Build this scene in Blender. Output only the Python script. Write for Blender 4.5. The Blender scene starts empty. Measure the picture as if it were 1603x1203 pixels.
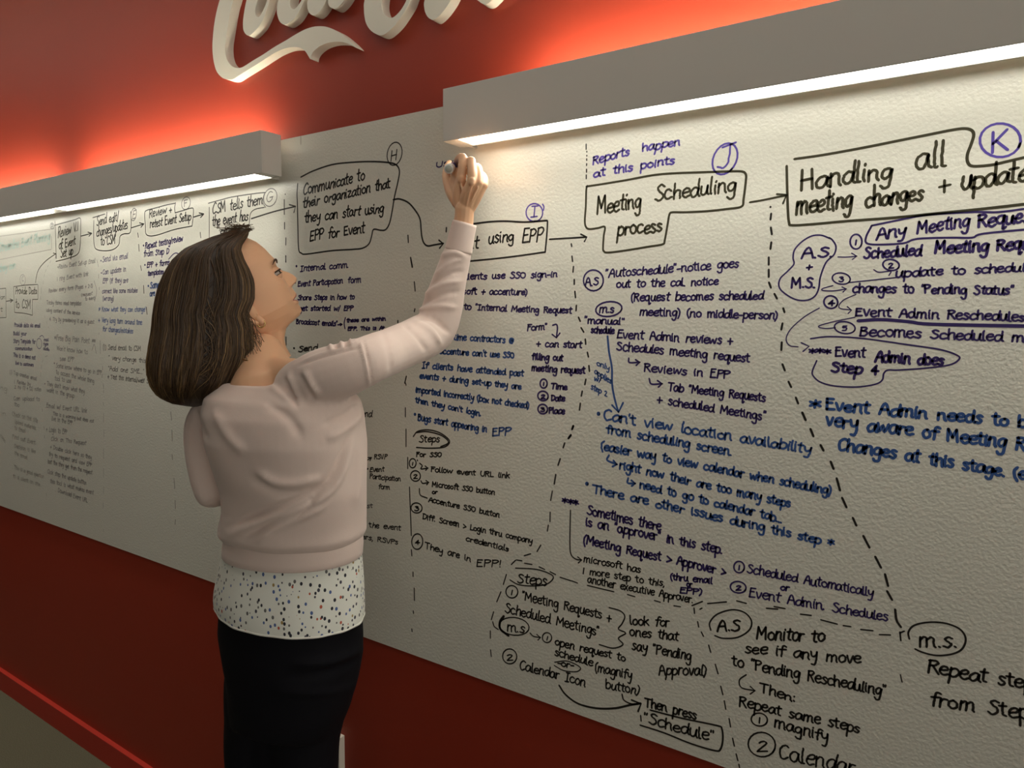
import bpy, bmesh, math, random
import numpy as np
from mathutils import Vector, Matrix

random.seed(7)
rng = np.random.default_rng(11)
SC = bpy.context.scene
COL = SC.collection

# ------------------------------------------------------------------ camera
F_PX, YAW, PITCH, ROLL, CAM_D, CAM_H = 1081.03, -0.581932, -0.091835, 0.010015, 1.137485, 1.55
CX, CY = 801.5, 601.5
FWD = np.array([math.sin(YAW) * math.cos(PITCH), math.cos(YAW) * math.cos(PITCH), math.sin(PITCH)])
_r = np.array([math.cos(YAW), -math.sin(YAW), 0.0])
_u = np.cross(_r, FWD)
RIGHT = math.cos(ROLL) * _r + math.sin(ROLL) * _u
UP = math.cos(ROLL) * _u - math.sin(ROLL) * _r
CAM = np.array([0.0, -CAM_D, CAM_H])
cam_data = bpy.data.cameras.new('camera')
cam_data.sensor_width = 36.0
cam_data.lens = F_PX / 1603 * 36.0
cam_data.clip_start = 0.02
cam = bpy.data.objects.new('camera', cam_data)
COL.objects.link(cam)
cam.matrix_world = Matrix(((RIGHT[0], UP[0], -FWD[0], CAM[0]),
                           (RIGHT[1], UP[1], -FWD[1], CAM[1]),
                           (RIGHT[2], UP[2], -FWD[2], CAM[2]),
                           (0, 0, 0, 1)))
SC.camera = cam

# ------------------------------------------------------------------ world, exposure
SC.view_settings.view_transform = 'Standard'
SC.view_settings.look = 'None'
SC.view_settings.exposure = 0.0
SC.view_settings.gamma = 1.0
SC.view_settings.use_curve_mapping = False
TUBE_DOWN, WASH, THROW, TUBE_UP, AMBIENT, FILL_W = 6.3, .74, 2.0, 62.0, 1.25, 12.5
world = bpy.data.worlds.new('world')
SC.world = world
world.use_nodes = True
bgn = world.node_tree.nodes['Background']
bgn.inputs['Color'].default_value = (1.0, 0.94, 0.85, 1)
wn, wl = world.node_tree.nodes, world.node_tree.links
w_tc = wn.new('ShaderNodeTexCoord')
w_dir = wn.new('ShaderNodeVectorMath'); w_dir.operation = 'DOT_PRODUCT'
w_dir.inputs[1].default_value = (.99, -.10, .10)          # dim room, lighter on its open right side
wl.new(w_tc.outputs['Generated'], w_dir.inputs[0])
w_ramp = wn.new('ShaderNodeMapRange')
w_ramp.inputs['From Min'].default_value = .35
w_ramp.inputs['From Max'].default_value = 1.0
w_ramp.inputs['To Min'].default_value = .008
w_ramp.inputs['To Max'].default_value = AMBIENT
wl.new(w_dir.outputs['Value'], w_ramp.inputs['Value'])
wl.new(w_ramp.outputs['Result'], bgn.inputs['Strength'])

fill_l = bpy.data.lights.new('overhead_fill', 'AREA')         # added, unseen fill light overhead; grades the wall darker downward
fill_l.shape = 'RECTANGLE'
fill_l.size, fill_l.size_y = 6.5, .5
fill_l.energy = FILL_W
fill_l.color = (1.0, .955, .88)
fill_o = bpy.data.objects.new('overhead_fill', fill_l)
COL.objects.link(fill_o)
fill_o.location = (-1.2, -.70, 2.82)

# ------------------------------------------------------------------ helpers
def at(px, py, y):
    """point of the room seen at photo pixel (px, py) at distance -y in front of the board"""
    d = FWD + RIGHT * ((px - CX) / F_PX) + UP * ((CY - py) / F_PX)
    return CAM + d * ((y + CAM_D) / d[1])


def project(P):
    v = np.asarray(P, float) - CAM
    z = v @ FWD
    return np.stack([CX + F_PX * (v @ RIGHT) / z, CY - F_PX * (v @ UP) / z], -1)


def link(name, mesh, mat=None, parent=None, smooth=False):
    o = bpy.data.objects.new(name, mesh)
    COL.objects.link(o)
    if mat is not None:
        for m in (mat if isinstance(mat, (list, tuple)) else [mat]):
            mesh.materials.append(m)
    if smooth:
        mesh.polygons.foreach_set('use_smooth', [True] * len(mesh.polygons))
    if parent is not None:
        o.parent = parent
        o.matrix_parent_inverse = Matrix.Translation(-Vector(parent.location))
    return o


def pydata(verts, faces):
    me = bpy.data.meshes.new('m')
    me.from_pydata([tuple(map(float, v)) for v in verts], [], faces)
    me.update()
    return me


def empty(name, loc, label, cat, group=None):
    o = bpy.data.objects.new(name, None)
    COL.objects.link(o)
    o.location = loc
    o.empty_display_size = 0.05
    tag(o, label, cat, group)
    return o


def tag(o, label=None, cat=None, group=None, kind=None):
    if label: o['label'] = label
    if cat: o['category'] = cat
    if group: o['group'] = group
    if kind: o['kind'] = kind
    return o


def box_mesh(x0, x1, y0, y1, z0, z1, bevel=0.0):
    bm = bmesh.new()
    bmesh.ops.create_cube(bm, size=1)
    for v in bm.verts:
        v.co = Vector((x0 + (v.co.x + .5) * (x1 - x0), y0 + (v.co.y + .5) * (y1 - y0), z0 + (v.co.z + .5) * (z1 - z0)))
    if bevel:
        bmesh.ops.bevel(bm, geom=bm.edges[:], offset=bevel, segments=2, affect='EDGES', profile=.6)
    me = bpy.data.meshes.new('m')
    bm.to_mesh(me)
    bm.free()
    return me


def smooth_path(pts, n=6, closed=False):
    """Catmull-Rom through pts"""
    P = np.asarray(pts, float)
    if len(P) < 3:
        return P
    if closed:
        Q = np.vstack([P[-1], P, P[0], P[1]])
    else:
        Q = np.vstack([2 * P[0] - P[1], P, 2 * P[-1] - P[-2]])
    out = []
    t = np.linspace(0, 1, n, endpoint=False)[:, None]
    for i in range(1, len(Q) - 2):
        a, b, c, d = Q[i - 1], Q[i], Q[i + 1], Q[i + 2]
        out.append(.5 * (2 * b + (c - a) * t + (2 * a - 5 * b + 4 * c - d) * t ** 2 + (3 * b - a - 3 * c + d) * t ** 3))
    out = np.vstack(out)
    if not closed:
        out = np.vstack([out, P[-1]])
    return out


def tube_geo(path, radii, sides=8, caps=True, up=(0, 0, 1)):
    P = np.asarray(path, float)
    n = len(P)
    R = np.broadcast_to(np.asarray(radii, float), (n,)) if np.ndim(radii) < 2 else None
    T = np.gradient(P, axis=0)
    T /= np.linalg.norm(T, axis=1)[:, None] + 1e-12
    nrm = np.cross(T[0], up)
    if np.linalg.norm(nrm) < 1e-4:
        nrm = np.cross(T[0], (1, 0, 0))
    nrm /= np.linalg.norm(nrm)
    V, Fc = [], []
    ang = np.linspace(0, 2 * np.pi, sides, endpoint=False)
    for i in range(n):
        nrm = nrm - T[i] * (nrm @ T[i])
        nrm /= np.linalg.norm(nrm) + 1e-12
        bi = np.cross(T[i], nrm)
        ra, rb = (R[i], R[i]) if R is not None else (radii[i][0], radii[i][1])
        for a in ang:
            V.append(P[i] + nrm * (math.cos(a) * ra) + bi * (math.sin(a) * rb))
    for i in range(n - 1):
        for k in range(sides):
            k2 = (k + 1) % sides
            Fc.append((i * sides + k, i * sides + k2, (i + 1) * sides + k2, (i + 1) * sides + k))
    if caps:
        Fc.append(tuple(range(sides - 1, -1, -1)))
        Fc.append(tuple((n - 1) * sides + k for k in range(sides)))
    return V, Fc


class Geo:
    def __init__(self):
        self.v, self.f = [], []

    def add(self, V, Fc):
        o = len(self.v)
        self.v.extend(V)
        self.f.extend([tuple(i + o for i in f) for f in Fc])
        return self

    def mesh(self):
        return pydata(self.v, self.f)


def grid_geo(rings, close_ends=True):
    """rings: list of equally long closed loops"""
    n, m = len(rings), len(rings[0])
    V = [p for r in rings for p in r]
    Fc = []
    for i in range(n - 1):
        for k in range(m):
            k2 = (k + 1) % m
            Fc.append((i * m + k, i * m + k2, (i + 1) * m + k2, (i + 1) * m + k))
    if close_ends:
        Fc.append(tuple(range(m - 1, -1, -1)))
        Fc.append(tuple((n - 1) * m + k for k in range(m)))
    return V, Fc


def fuse(geo, voxel, smooth=4, factor=0.5):
    """melt overlapping closed shapes into one continuous skin"""
    me = geo.mesh()
    bm = bmesh.new()
    bm.from_mesh(me)
    bmesh.ops.recalc_face_normals(bm, faces=bm.faces[:])
    bm.to_mesh(me)
    bm.free()
    o = bpy.data.objects.new('tmp', me)
    COL.objects.link(o)
    md = o.modifiers.new('r', 'REMESH')
    md.mode = 'VOXEL'
    md.voxel_size = voxel
    md.use_smooth_shade = True
    if smooth:
        s = o.modifiers.new('s', 'SMOOTH')
        s.factor = factor
        s.iterations = smooth
    dg = bpy.context.evaluated_depsgraph_get()
    out = bpy.data.meshes.new_from_object(o.evaluated_get(dg))
    bpy.data.objects.remove(o)
    bpy.data.meshes.remove(me)
    return out


def vget(me):
    a = np.empty(len(me.vertices) * 3)
    me.vertices.foreach_get('co', a)
    return a.reshape(-1, 3)


def vset(me, a):
    me.vertices.foreach_set('co', np.ascontiguousarray(a, float).ravel())
    me.update()


def nget(me):
    a = np.empty(len(me.vertices) * 3)
    me.vertex_normals.foreach_get('vector', a)
    return a.reshape(-1, 3)


# ------------------------------------------------------------------ materials
def material(name, color, rough=.6, spec=.3, **kw):
    m = bpy.data.materials.new(name)
    m.use_nodes = True
    b = m.node_tree.nodes['Principled BSDF']
    b.inputs['Base Color'].default_value = (*color, 1)
    b.inputs['Roughness'].default_value = rough
    b.inputs['Specular IOR Level'].default_value = spec
    for k, v in kw.items():
        b.inputs[k].default_value = v
    return m


def nodes(m):
    nt = m.node_tree
    return nt, nt.nodes, nt.links, nt.nodes['Principled BSDF']


def noise_bump(m, scale, strength, dist=.001, detail=3, coords='Object', stretch=None):
    nt, N, L, b = nodes(m)
    tc = N.new('ShaderNodeTexCoord')
    no = N.new('ShaderNodeTexNoise')
    no.inputs['Scale'].default_value = scale
    no.inputs['Detail'].default_value = detail
    src = tc.outputs[coords]
    if stretch:
        mp = N.new('ShaderNodeMapping')
        mp.inputs['Scale'].default_value = stretch
        L.new(src, mp.inputs['Vector'])
        src = mp.outputs['Vector']
    L.new(src, no.inputs['Vector'])
    bp = N.new('ShaderNodeBump')
    bp.inputs['Strength'].default_value = strength
    bp.inputs['Distance'].default_value = dist
    L.new(no.outputs['Fac'], bp.inputs['Height'])
    L.new(bp.outputs['Normal'], b.inputs['Normal'])
    return no


def noise_color(m, c1, c2, scale, detail=4, stretch=None, lo=.35, hi=.65):
    nt, N, L, b = nodes(m)
    tc = N.new('ShaderNodeTexCoord')
    no = N.new('ShaderNodeTexNoise')
    no.inputs['Scale'].default_value = scale
    no.inputs['Detail'].default_value = detail
    src = tc.outputs['Object']
    if stretch:
        mp = N.new('ShaderNodeMapping')
        mp.inputs['Scale'].default_value = stretch
        L.new(src, mp.inputs['Vector'])
        src = mp.outputs['Vector']
    L.new(src, no.inputs['Vector'])
    r = N.new('ShaderNodeValToRGB')
    r.color_ramp.elements[0].position = lo
    r.color_ramp.elements[1].position = hi
    r.color_ramp.elements[0].color = (*c1, 1)
    r.color_ramp.elements[1].color = (*c2, 1)
    L.new(no.outputs['Fac'], r.inputs['Fac'])
    L.new(r.outputs['Color'], b.inputs['Base Color'])


def emitter(name, color, strength):
    m = bpy.data.materials.new(name)
    m.use_nodes = True
    nt = m.node_tree
    nt.nodes.clear()
    e = nt.nodes.new('ShaderNodeEmission')
    e.inputs['Color'].default_value = (*color, 1)
    e.inputs['Strength'].default_value = strength
    o = nt.nodes.new('ShaderNodeOutputMaterial')
    nt.links.new(e.outputs[0], o.inputs['Surface'])
    return m


M_RED = material('red_paint', (.30, .033, .015), .50, .3)
noise_bump(M_RED, 220, .12, .0006)
M_BOARD = material('dry_erase_surface', (.70, .685, .605), .24, .5)
noise_bump(M_BOARD, 190, .55, .0012, 2)
M_HOUSING = material('white_housing', (.62, .60, .55), .55, .3)
M_LETTER = material('white_letter', (.80, .77, .66), .45, .35)
M_TUBE_DN = emitter('lamp_white', (1.0, .965, .85), TUBE_DOWN)
M_TUBE_UP = emitter('lamp_warm', (1.0, .93, .74), TUBE_UP)
M_CEIL = material('ceiling_white', (.75, .73, .68), .8, .2)
M_FLOOR = material('carpet', (.17, .155, .105), .95, .1)
noise_color(M_FLOOR, (.075, .07, .045), (.14, .125, .085), 420, 5)
M_BASE = material('red_baseboard', (.42, .03, .018), .45, .3)
# ------------------------------------------------------------------ the setting
BOARD_T = .004
wall = link('wall_back', box_mesh(-7, 4.2, BOARD_T, .16, 0, 2.95), M_RED)
tag(wall, kind='structure')
floor = link('floor', box_mesh(-7, 4.2, -4.2, .16, -.12, 0), M_FLOOR)
tag(floor, kind='structure')
ceiling = link('ceiling', box_mesh(-7, 4.2, -3.2, .16, 2.85, 2.95), M_CEIL)
tag(ceiling, kind='structure')
baseboard = link('baseboard_back', box_mesh(-7, 4.2, -.012, BOARD_T, 0, .0835), M_BASE)
tag(baseboard, kind='structure')

# ------------------------------------------------------------------ whiteboard
Z0, Z1 = .791, 1.9843
board = empty('whiteboard', (0, 0, Z0), 'long white dry erase board on the red wall covered in handwritten flow chart notes', 'whiteboard')
link('writing_surface', box_mesh(-7, 4.2, 0, BOARD_T, Z0, Z1), M_BOARD, board)

# ------------------------------------------------------------------ light fixtures
FX_B, FX_F, FX_Z0, FX_Z1 = -.030, -.0852, 1.8874, 1.9842


def light_fixture(x0, x1, end0, end1, tubes, brackets, label):
    t = empty('wall_light', ((x0 + x1) / 2, 0, FX_Z0), label, 'light', 'long box lights above the whiteboard')
    th = .0035
    link('front_panel', box_mesh(x0, x1, FX_F, FX_F + th, FX_Z0, FX_Z1, .0008), M_HOUSING, t)
    for x, e in ((x0, end0), (x1, end1)):
        if e:
            s = 1 if x == x0 else -1
            a, b = sorted((x, x + s * th))
            link('end_cap', box_mesh(a, b, FX_F + th, FX_B, FX_Z0, FX_Z1, .0006), M_HOUSING, t)
            a, b = sorted((x + s * th, x + s * .032))
            xf = x + s * (.016 if s > 0 else .050)
            link('light_stop', box_mesh(xf - .003, xf + .003, FX_B, .002, FX_Z0 + .002, FX_Z1), M_HOUSING, t)  # added hidden plate, stops uplight leaking past the end of the housing
            link('bottom_plate', box_mesh(a, b, FX_F + th, FX_B, FX_Z0 + .0003, FX_Z0 + .004), M_HOUSING, t)
    link('back_panel', box_mesh(x0 + .004, x1 - .004, FX_B - th, FX_B, FX_Z0 - .0005, FX_Z0 + .072), M_HOUSING, t)
    link('inner_tray', box_mesh(x0 + .004, x1 - .004, FX_F + th, FX_B - th, FX_Z0 + .045, FX_Z0 + .049), M_HOUSING, t)
    a, b = x0 + (.032 if end0 else 0), x1 - (.032 if end1 else 0)
    for (ta, tb) in tubes:
        link('diffuser', box_mesh(max(a, ta), min(b, tb), FX_F + th, FX_B - th, FX_Z0 + .0015, FX_Z0 + .005), M_TUBE_DN, t)
        V, Fc = tube_geo([(max(a + UP_IN[0] * end0, ta + .045), -.058, FX_Z0 + .084), (min(b - UP_IN[1] * end1, tb - .045), -.058, FX_Z0 + .084)], .0080, 12)
        link('upper_tube', pydata(V, Fc), M_TUBE_UP, t, True)
        l0, l1 = max(a, ta), min(b, tb)
        for power, spread, tilt in ((WASH, 60, -6), (THROW, 105, 38)):
            la = bpy.data.lights.new('strip', 'AREA')
            la.shape = 'RECTANGLE'
            la.size, la.size_y = l1 - l0, .044
            la.energy = power * (l1 - l0)
            la.color = (1.0, .965, .85)
            la.spread = math.radians(spread)
            lo = bpy.data.objects.new('strip_lamp', la)
            COL.objects.link(lo)
            lo.location = ((l0 + l1) / 2, (FX_F + FX_B) / 2, FX_Z0 - .001 if tilt < 0 else FX_Z0 - .004)
            lo.rotation_euler = (math.radians(-tilt), 0, 0)
            lo.parent = t
            lo.matrix_parent_inverse = Matrix.Translation(-Vector(t.location))
    for x in brackets:
        link('wall_bracket', box_mesh(x - .012, x + .012, FX_B, .002, FX_Z0 + .02, FX_Z0 + .078), M_HOUSING, t)
    return t


UP_IN = (.13, .07)
JOINT = at(82, 335, -.058)[0]
light_fixture(-4.9, -1.395, False, True, ((-4.9, -3.8), (-3.77, JOINT - .045), (JOINT + .045, -1.33)), (-3.785, JOINT + .01, -1.475),
              'long white box light at the left, ending behind and above the woman')
light_fixture(-.855, 2.6, True, False, ((-.92, .50), (.52, 1.6)), (-.76, .51),
              'long white box light at the right, starting above the raised hand')

# ------------------------------------------------------------------ wall lettering
def letter(name, outlines, scale, origin, depth=.020, parent=None):
    cu = bpy.data.curves.new('c', 'CURVE')
    cu.dimensions = '2D'
    cu.fill_mode = 'BOTH'
    cu.extrude = depth / 2
    for ol in outlines:
        pts = smooth_path([(origin[0] + x / scale, origin[1] + y / scale) for x, y in ol], 5, True)
        W = [at(px, py, -depth) for px, py in pts]
        sp = cu.splines.new('POLY')
        sp.points.add(len(W) - 1)
        for p, w in zip(sp.points, W):
            p.co = (w[0], w[2], 0, 1)
        sp.use_cyclic_u = True
    o = bpy.data.objects.new('t', cu)
    COL.objects.link(o)
    dg = bpy.context.evaluated_depsgraph_get()
    me = bpy.data.meshes.new_from_object(o.evaluated_get(dg))
    bpy.data.objects.remove(o)
    a = vget(me)
    vset(me, np.stack([a[:, 0], np.where(a[:, 2] > 0, -depth, BOARD_T), a[:, 1]], 1))
    bm = bmesh.new(); bm.from_mesh(me)
    bmesh.ops.recalc_face_normals(bm, faces=bm.faces[:])
    bm.to_mesh(me); bm.free()
    return link(name, me, M_LETTER, parent)


sign = empty('wall_sign', tuple(at(460, 60, 0)), 'large raised white script lettering on the red wall above the lights', 'sign')
sc, og = 9.256, (320, 0)
letter('script_letter', [[(220, 0), (180, 150), (150, 300), (130, 450), (116, 640), (120, 780), (140, 920), (180, 1040), (250, 1120), (320, 1150),
                          (390, 1155), (440, 1135), (500, 1095), (620, 1020), (780, 920), (900, 840), (1020, 765), (1130, 715), (1220, 690), (1310, 685),
                          (1370, 690), (1420, 710), (1470, 755), (1510, 820), (1535, 855), (1548, 800), (1590, 735), (1670, 670), (1760, 630),
                          (1850, 610), (1930, 607), (2010, 612), (2100, 640), (2197, 692), (2150, 635), (2070, 560), (1970, 480), (1870, 425), (1770, 390),
                          (1680, 380), (1570, 390), (1450, 430), (1310, 505), (1190, 580), (1110, 625), (1000, 690), (850, 790), (700, 880), (600, 945),
                          (540, 978), (480, 985), (430, 975), (380, 940), (340, 890), (312, 810), (300, 700), (305, 600), (320, 500), (345, 350), (370, 200),
                          (395, 80), (420, 0), (470, -200), (540, -420), (640, -620), (780, -760), (900, -800), (960, -880), (820, -900), (640, -800),
                          (470, -620), (340, -380), (270, -180)]], sc, og, parent=sign)
letter('script_letter', [[(610, 0), (580, 150), (560, 300), (560, 400), (575, 460), (610, 505), (650, 515), (690, 490), (750, 430), (800, 370), (850, 275),
                          (900, 150), (945, 0), (990, -160), (1000, -300), (940, -410), (840, -410), (740, -330), (660, -180)],
                         [(770, 0), (745, 80), (735, 160), (745, 220), (770, 243), (800, 235), (850, 150), (895, 40), (925, -80), (930, -220), (890, -290), (830, -200)]],
       sc, og, parent=sign)
letter('script_letter', [[(1068, 0), (1050, 150), (1060, 230), (1090, 310), (1140, 352), (1190, 350), (1240, 320), (1290, 280), (1340, 215), (1400, 110),
                          (1450, 0), (1500, -110), (1540, -200), (1515, -205), (1470, -120), (1420, -20), (1380, 45), (1330, 112), (1290, 132), (1255, 115), (1238, 60),
                          (1245, 0), (1270, -110), (1320, -200), (1370, -230), (1350, -170), (1400, -160), (1430, -230), (1390, -310), (1310, -310), (1200, -220), (1110, -110)]],
       sc, og, parent=sign)
letter('script_letter', [[(385, 0), (380, 80), (390, 150), (420, 200), (465, 222), (505, 212), (550, 175), (595, 115), (635, 45), (665, -20), (680, 0),
                          (682, 50), (700, 92), (740, 118), (785, 124), (825, 100), (875, 50), (920, -10), (980, -120), (1010, -240), (930, -320),
                          (780, -300), (640, -380), (520, -320), (430, -160)]], sc, (440, 0), parent=sign)
letter('script_letter', [[(72, 0), (65, 100), (72, 180), (88, 245), (122, 303), (168, 343), (222, 366), (268, 364), (322, 328), (400, 250), (470, 150),
                          (530, 50), (560, -30), (600, -160), (560, -260), (470, -230), (420, -130), (460, -80), (500, -150), (530, -150), (520, -60), (505, 10),
                          (450, 105), (390, 168), (350, 187), (315, 178), (275, 145), (252, 80), (250, 0), (280, -160), (350, -330), (450, -450), (420, -520), (280, -420), (150, -240)]],
       6.679, (560, 0), parent=sign)
letter('script_letter', [[(700, 0), (697, 90), (715, 150), (745, 190), (790, 207), (830, 185), (880, 135), (930, 70), (980, -10), (1030, -130), (1000, -240), (900, -240), (780, -150)],
                         [(830, -45), (880, -35), (930, -95), (935, -160), (885, -165), (835, -110)]],
       6.679, (560, 0), parent=sign)
letter('script_letter', [[(1240, -20), (1265, 10), (1295, 33), (1335, 43), (1370, 30), (1410, -5), (1470, -80), (1500, -220), (1400, -260), (1280, -140)]],
       6.679, (560, 0), parent=sign)
# ------------------------------------------------------------------ handwriting
GL = {
 'a': '5.6|5 5.2 3 6 1 4.2 .6 1.8 2 0 4 1.5 5 5.5 4.9 1.5 6 .2',
 'b': '5.2|1 11 .8 5 .8 0/.8 3.5 2.5 6 4.8 5 5 2 3 0 .8 .8',
 'c': '5|4.6 5 3 6 1 4.4 .7 1.8 2.2 0 4.8 1',
 'd': '5.6|4.8 5 3 5.8 1 4.2 .7 1.8 2 0 4 1.2 5 5/5.3 11 5 5 5 1.2 5.8 .2',
 'e': '5|.8 3 4.2 3.6 4.4 5.4 2.8 6 1 4.4 .8 1.6 2.6 0 4.8 1',
 'f': '4|4.6 10 3.3 11 2.3 9.5 2 4 1.8 0/.4 5.8 4.2 6.1',
 'g': '5.4|4.8 5.2 3 6 1 4.4 .8 2.2 2.2 .6 4 2 4.8 5.6 4.6 -1 4 -4 2 -4.4 .8 -3',
 'h': '5|1 11 .8 5 .8 0/.8 3.6 2.6 6 4.2 5.2 4.3 2 4.6 0',
 'i': '2.4|1 6 1 2 1.4 0/1.2 8.6 1.3 9',
 'j': '2.8|2 6 2 -1 1.4 -4 -.2 -3.6/2.1 8.6 2.2 9',
 'k': '5|1 11 .8 5 .8 0/4.4 6 1 3/1.8 3.6 4.6 0',
 'l': '2.4|1.3 11 1 5 1.2 .6 2.2 .2',
 'm': '7.8|1 6 .8 0/.8 4 2.4 6 3.6 5 3.6 0/3.6 4 5.2 6 6.6 5 6.8 1 7.4 0',
 'n': '5.4|1 6 .8 0/.8 4 2.6 6 4.2 5.2 4.3 1.4 5 0',
 'o': '5.2|3 6 1 4.6 .8 1.8 2.6 0 4.6 1.4 4.8 4.2 3 6',
 'p': '5.2|1 6 .8 0 .6 -4.5/.8 4.6 2.8 6 4.8 4.6 4.6 1.6 2.6 0 .8 1',
 'q': '5.6|4.8 5.2 3 6 1 4.4 .8 2 2.4 .2 4.2 1.6 4.8 5.6/4.8 5.6 4.6 0 4.6 -4 6 -2.6',
 'r': '4|1 6 .8 0/.8 3.6 2 5.6 3.7 5.6',
 's': '4.4|3.8 5.2 2.2 6 1 4.8 2.4 3.2 3.8 1.8 2.4 0 .6 .8',
 't': '4|2 10 1.8 4 2 .8 3.4 .2/.3 6.4 3.8 6.8',
 'u': '5.4|1 6 .8 2 2 0 3.8 1.2 4.6 6/4.6 6 4.5 1.4 5.4 0',
 'v': '4.8|.6 6 2.4 0 4.4 6', 'w': '7.2|.6 6 1.6 .2 3.6 5 5 .2 6.8 6',
 'x': '5|.6 6 4.4 0/4.4 6 .6 0', 'y': '5.2|.8 6 1.4 2.6 2.8 2 4.4 3.6 4.8 6/4.8 6 4.4 0 3.4 -4 1.4 -4',
 'z': '5|.6 6 4.4 6 .8 0 4.8 .2',
 'A': '6|.4 0 3.4 10.5 5.8 0/1.4 3.8 5 3.8', 'B': '5.8|1 10 .8 0/.8 10 3.6 10 4.4 8 3 5.6 1 5.4/1 5.4 4 5 5.2 2.8 3.6 .2 .8 0',
 'C': '5.6|5 9 3.4 10.4 1.2 7.6 .6 3.4 2.2 0 5.2 1.4', 'D': '6.4|1 10 .8 0/.4 10 3.6 9.6 5.8 6 4.6 1.6 .8 0',
 'E': '5.4|4.8 10 1.2 9.8/1.2 9.8 .9 0/1 5.2 4 5.4/.9 0 5 .4', 'F': '5.2|1.2 10 1 0/.6 10 5 10.2/1 5.4 4 5.6',
 'G': '6.2|5 9 3.2 10.4 1.2 8 .7 3 2.4 0 4.8 1.4 5 4/3 4.2 5.6 4.2',
 'H': '6.2|1 10 .8 0/5.4 10 5.2 0/.8 5 5.4 5.2', 'I': '4.4|2.2 10 2 0/.6 10 3.8 10.2/.4 0 3.6 .1',
 'J': '6|1.4 10 5.4 10.2/3.8 10 3.8 2 2.4 0 .6 1.2', 'K': '5.8|1 10 .8 0/5 10 1 4.4/2 5.4 5.4 0',
 'L': '5.2|1.2 10 1 .2/1 .2 5 .4', 'M': '8|.8 0 1.4 10/1.4 10 3.8 3/3.8 3 6.4 10/6.4 10 7 0', 'N': '6.4|1 0 1 10/1 10 5.2 0/5.2 0 5.4 10',
 'O': '6.4|3.4 10 1 7.6 .8 3 3 0 5.4 2 5.6 7 3.4 10', 'P': '5.4|1 10 .8 0/.6 9.6 3.6 10.2 5.2 8 3.6 5.2 1 4.8',
 'R': '5.8|1 10 .8 0/.6 9.6 3.6 10.2 5 8 3.4 5.4 1 5/2.4 5 5.4 0', 'S': '5.6|5 9 3.2 10.4 1.4 8.6 2.4 6 4.6 4 4.8 1.6 2.8 0 .6 1.2',
 'T': '6|.2 10 6 10.3/3.1 10.1 2.9 0', 'U': '6.2|1 10 .8 3 2.6 0 4.8 1.6 5.4 10', 'V': '6|.6 10 3 0 5.6 10', 'W': '8|.6 10 2 0 4 8 6 0 7.6 10',
 '0': '5|2.6 9 .9 6 1 2 2.6 0 4.4 2.4 4.2 7 2.6 9', '1': '3|1.6 9 1.4 0', '2': '5|.8 7 2.4 9 4.2 7 3 4 .8 .2/.8 .2 4.8 .2',
 '3': '5|.8 8.4 2.8 9 4 7 2.2 5/2.2 5 4.6 3.4 4 .6 2 0 .6 1', '4': '5|3.6 9 .8 3/.8 3 5 3.2/3.4 6 3.2 0', '5': '5|4.4 9 1.4 9/1.4 9 1 5.4 3.4 5.4 4.4 3 3 .4 .8 .6',
 '.': '2|.8 .3 1.1 .1', ',': '2|1.2 .6 .5 -1.6', "'": '1.8|1 11 .7 8.6', '"': '3|.8 11 .6 8.4/2.2 11 2 8.6', '-': '4|.6 3.4 3.4 3.5',
 '(': '3|2.6 11 .9 7 .9 2 2.4 -2', ')': '3|.4 11 2 7 2 2 .6 -2', '/': '4|3.6 11 .6 -1', '+': '5|2.6 6 2.4 0/.4 3 4.8 3.2', '>': '5|.6 6 4.6 3/4.6 3 .8 .4',
 '*': '5.4|2.7 8 2.6 2/.4 6.4 5 3.4/4.8 6.6 .6 3.2', '@': '7|4.6 4.6 3 5 2 3 3 1.6 4.8 4.8 5 2 6.2 2.6 6.4 6 4 8 1.4 6.6 .6 3 2 0 5 -.4',
 ':': '2|1 5 1.1 4.8/1 .6 1.1 .3', '!': '2.4|1.2 10 1 3/1 .6 1.1 .2', '?': '4.4|.6 8 2.4 10 4 8 2.2 5 2.2 3/2.2 .5 2.3 .2', ' ': '5.2|',
}
GLYPH = {}
for ch, s in GL.items():
    w, st = s.split('|')
    strokes = []
    for q in st.split('/'):
        if q.strip():
            a = np.array(list(map(float, q.split()))).reshape(-1, 2)
            strokes.append(smooth_path(a, 4) if len(a) > 2 else a)
    GLYPH[ch] = (float(w), strokes)

INK = {'k': material('black_ink', (.018, .016, .014), .35, .4), 'p': material('indigo_ink', (.040, .026, .115), .35, .4),
       'v': material('violet_ink', (.10, .07, .34), .35, .4), 'b': material('blue_ink', (.040, .095, .28), .35, .4),
       't': material('teal_ink', (.38, .52, .46), .35, .4), 'g': material('grey_ink', (.115, .105, .105), .35, .4),
       'o': material('olive_black_ink', (.050, .045, .026), .35, .4), 'f': material('faded_ink', (.27, .25, .215), .35, .4)}
for k_, m_, t_ in (('k1', 'k', .025), ('p1', 'p', .025), ('b1', 'b', .03), ('o1', 'o', .025), ('g1', 'g', .05), ('f1', 'f', .06), ('t1', 't', .05),
                   ('k2', 'k', .17), ('p2', 'p', .15), ('b2', 'b', .15), ('o2', 'o', .10), ('g2', 'g', .20), ('f2', 'f', .12), ('t2', 't', .08)):
    c_ = INK[m_].node_tree.nodes['Principled BSDF'].inputs['Base Color'].default_value
    INK[k_] = material(INK[m_].name + '_worn', tuple(v + t_ * q for v, q in zip(c_[:3], (1, .96, .88))), .4, .4)
INK_Y = -.00015


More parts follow.
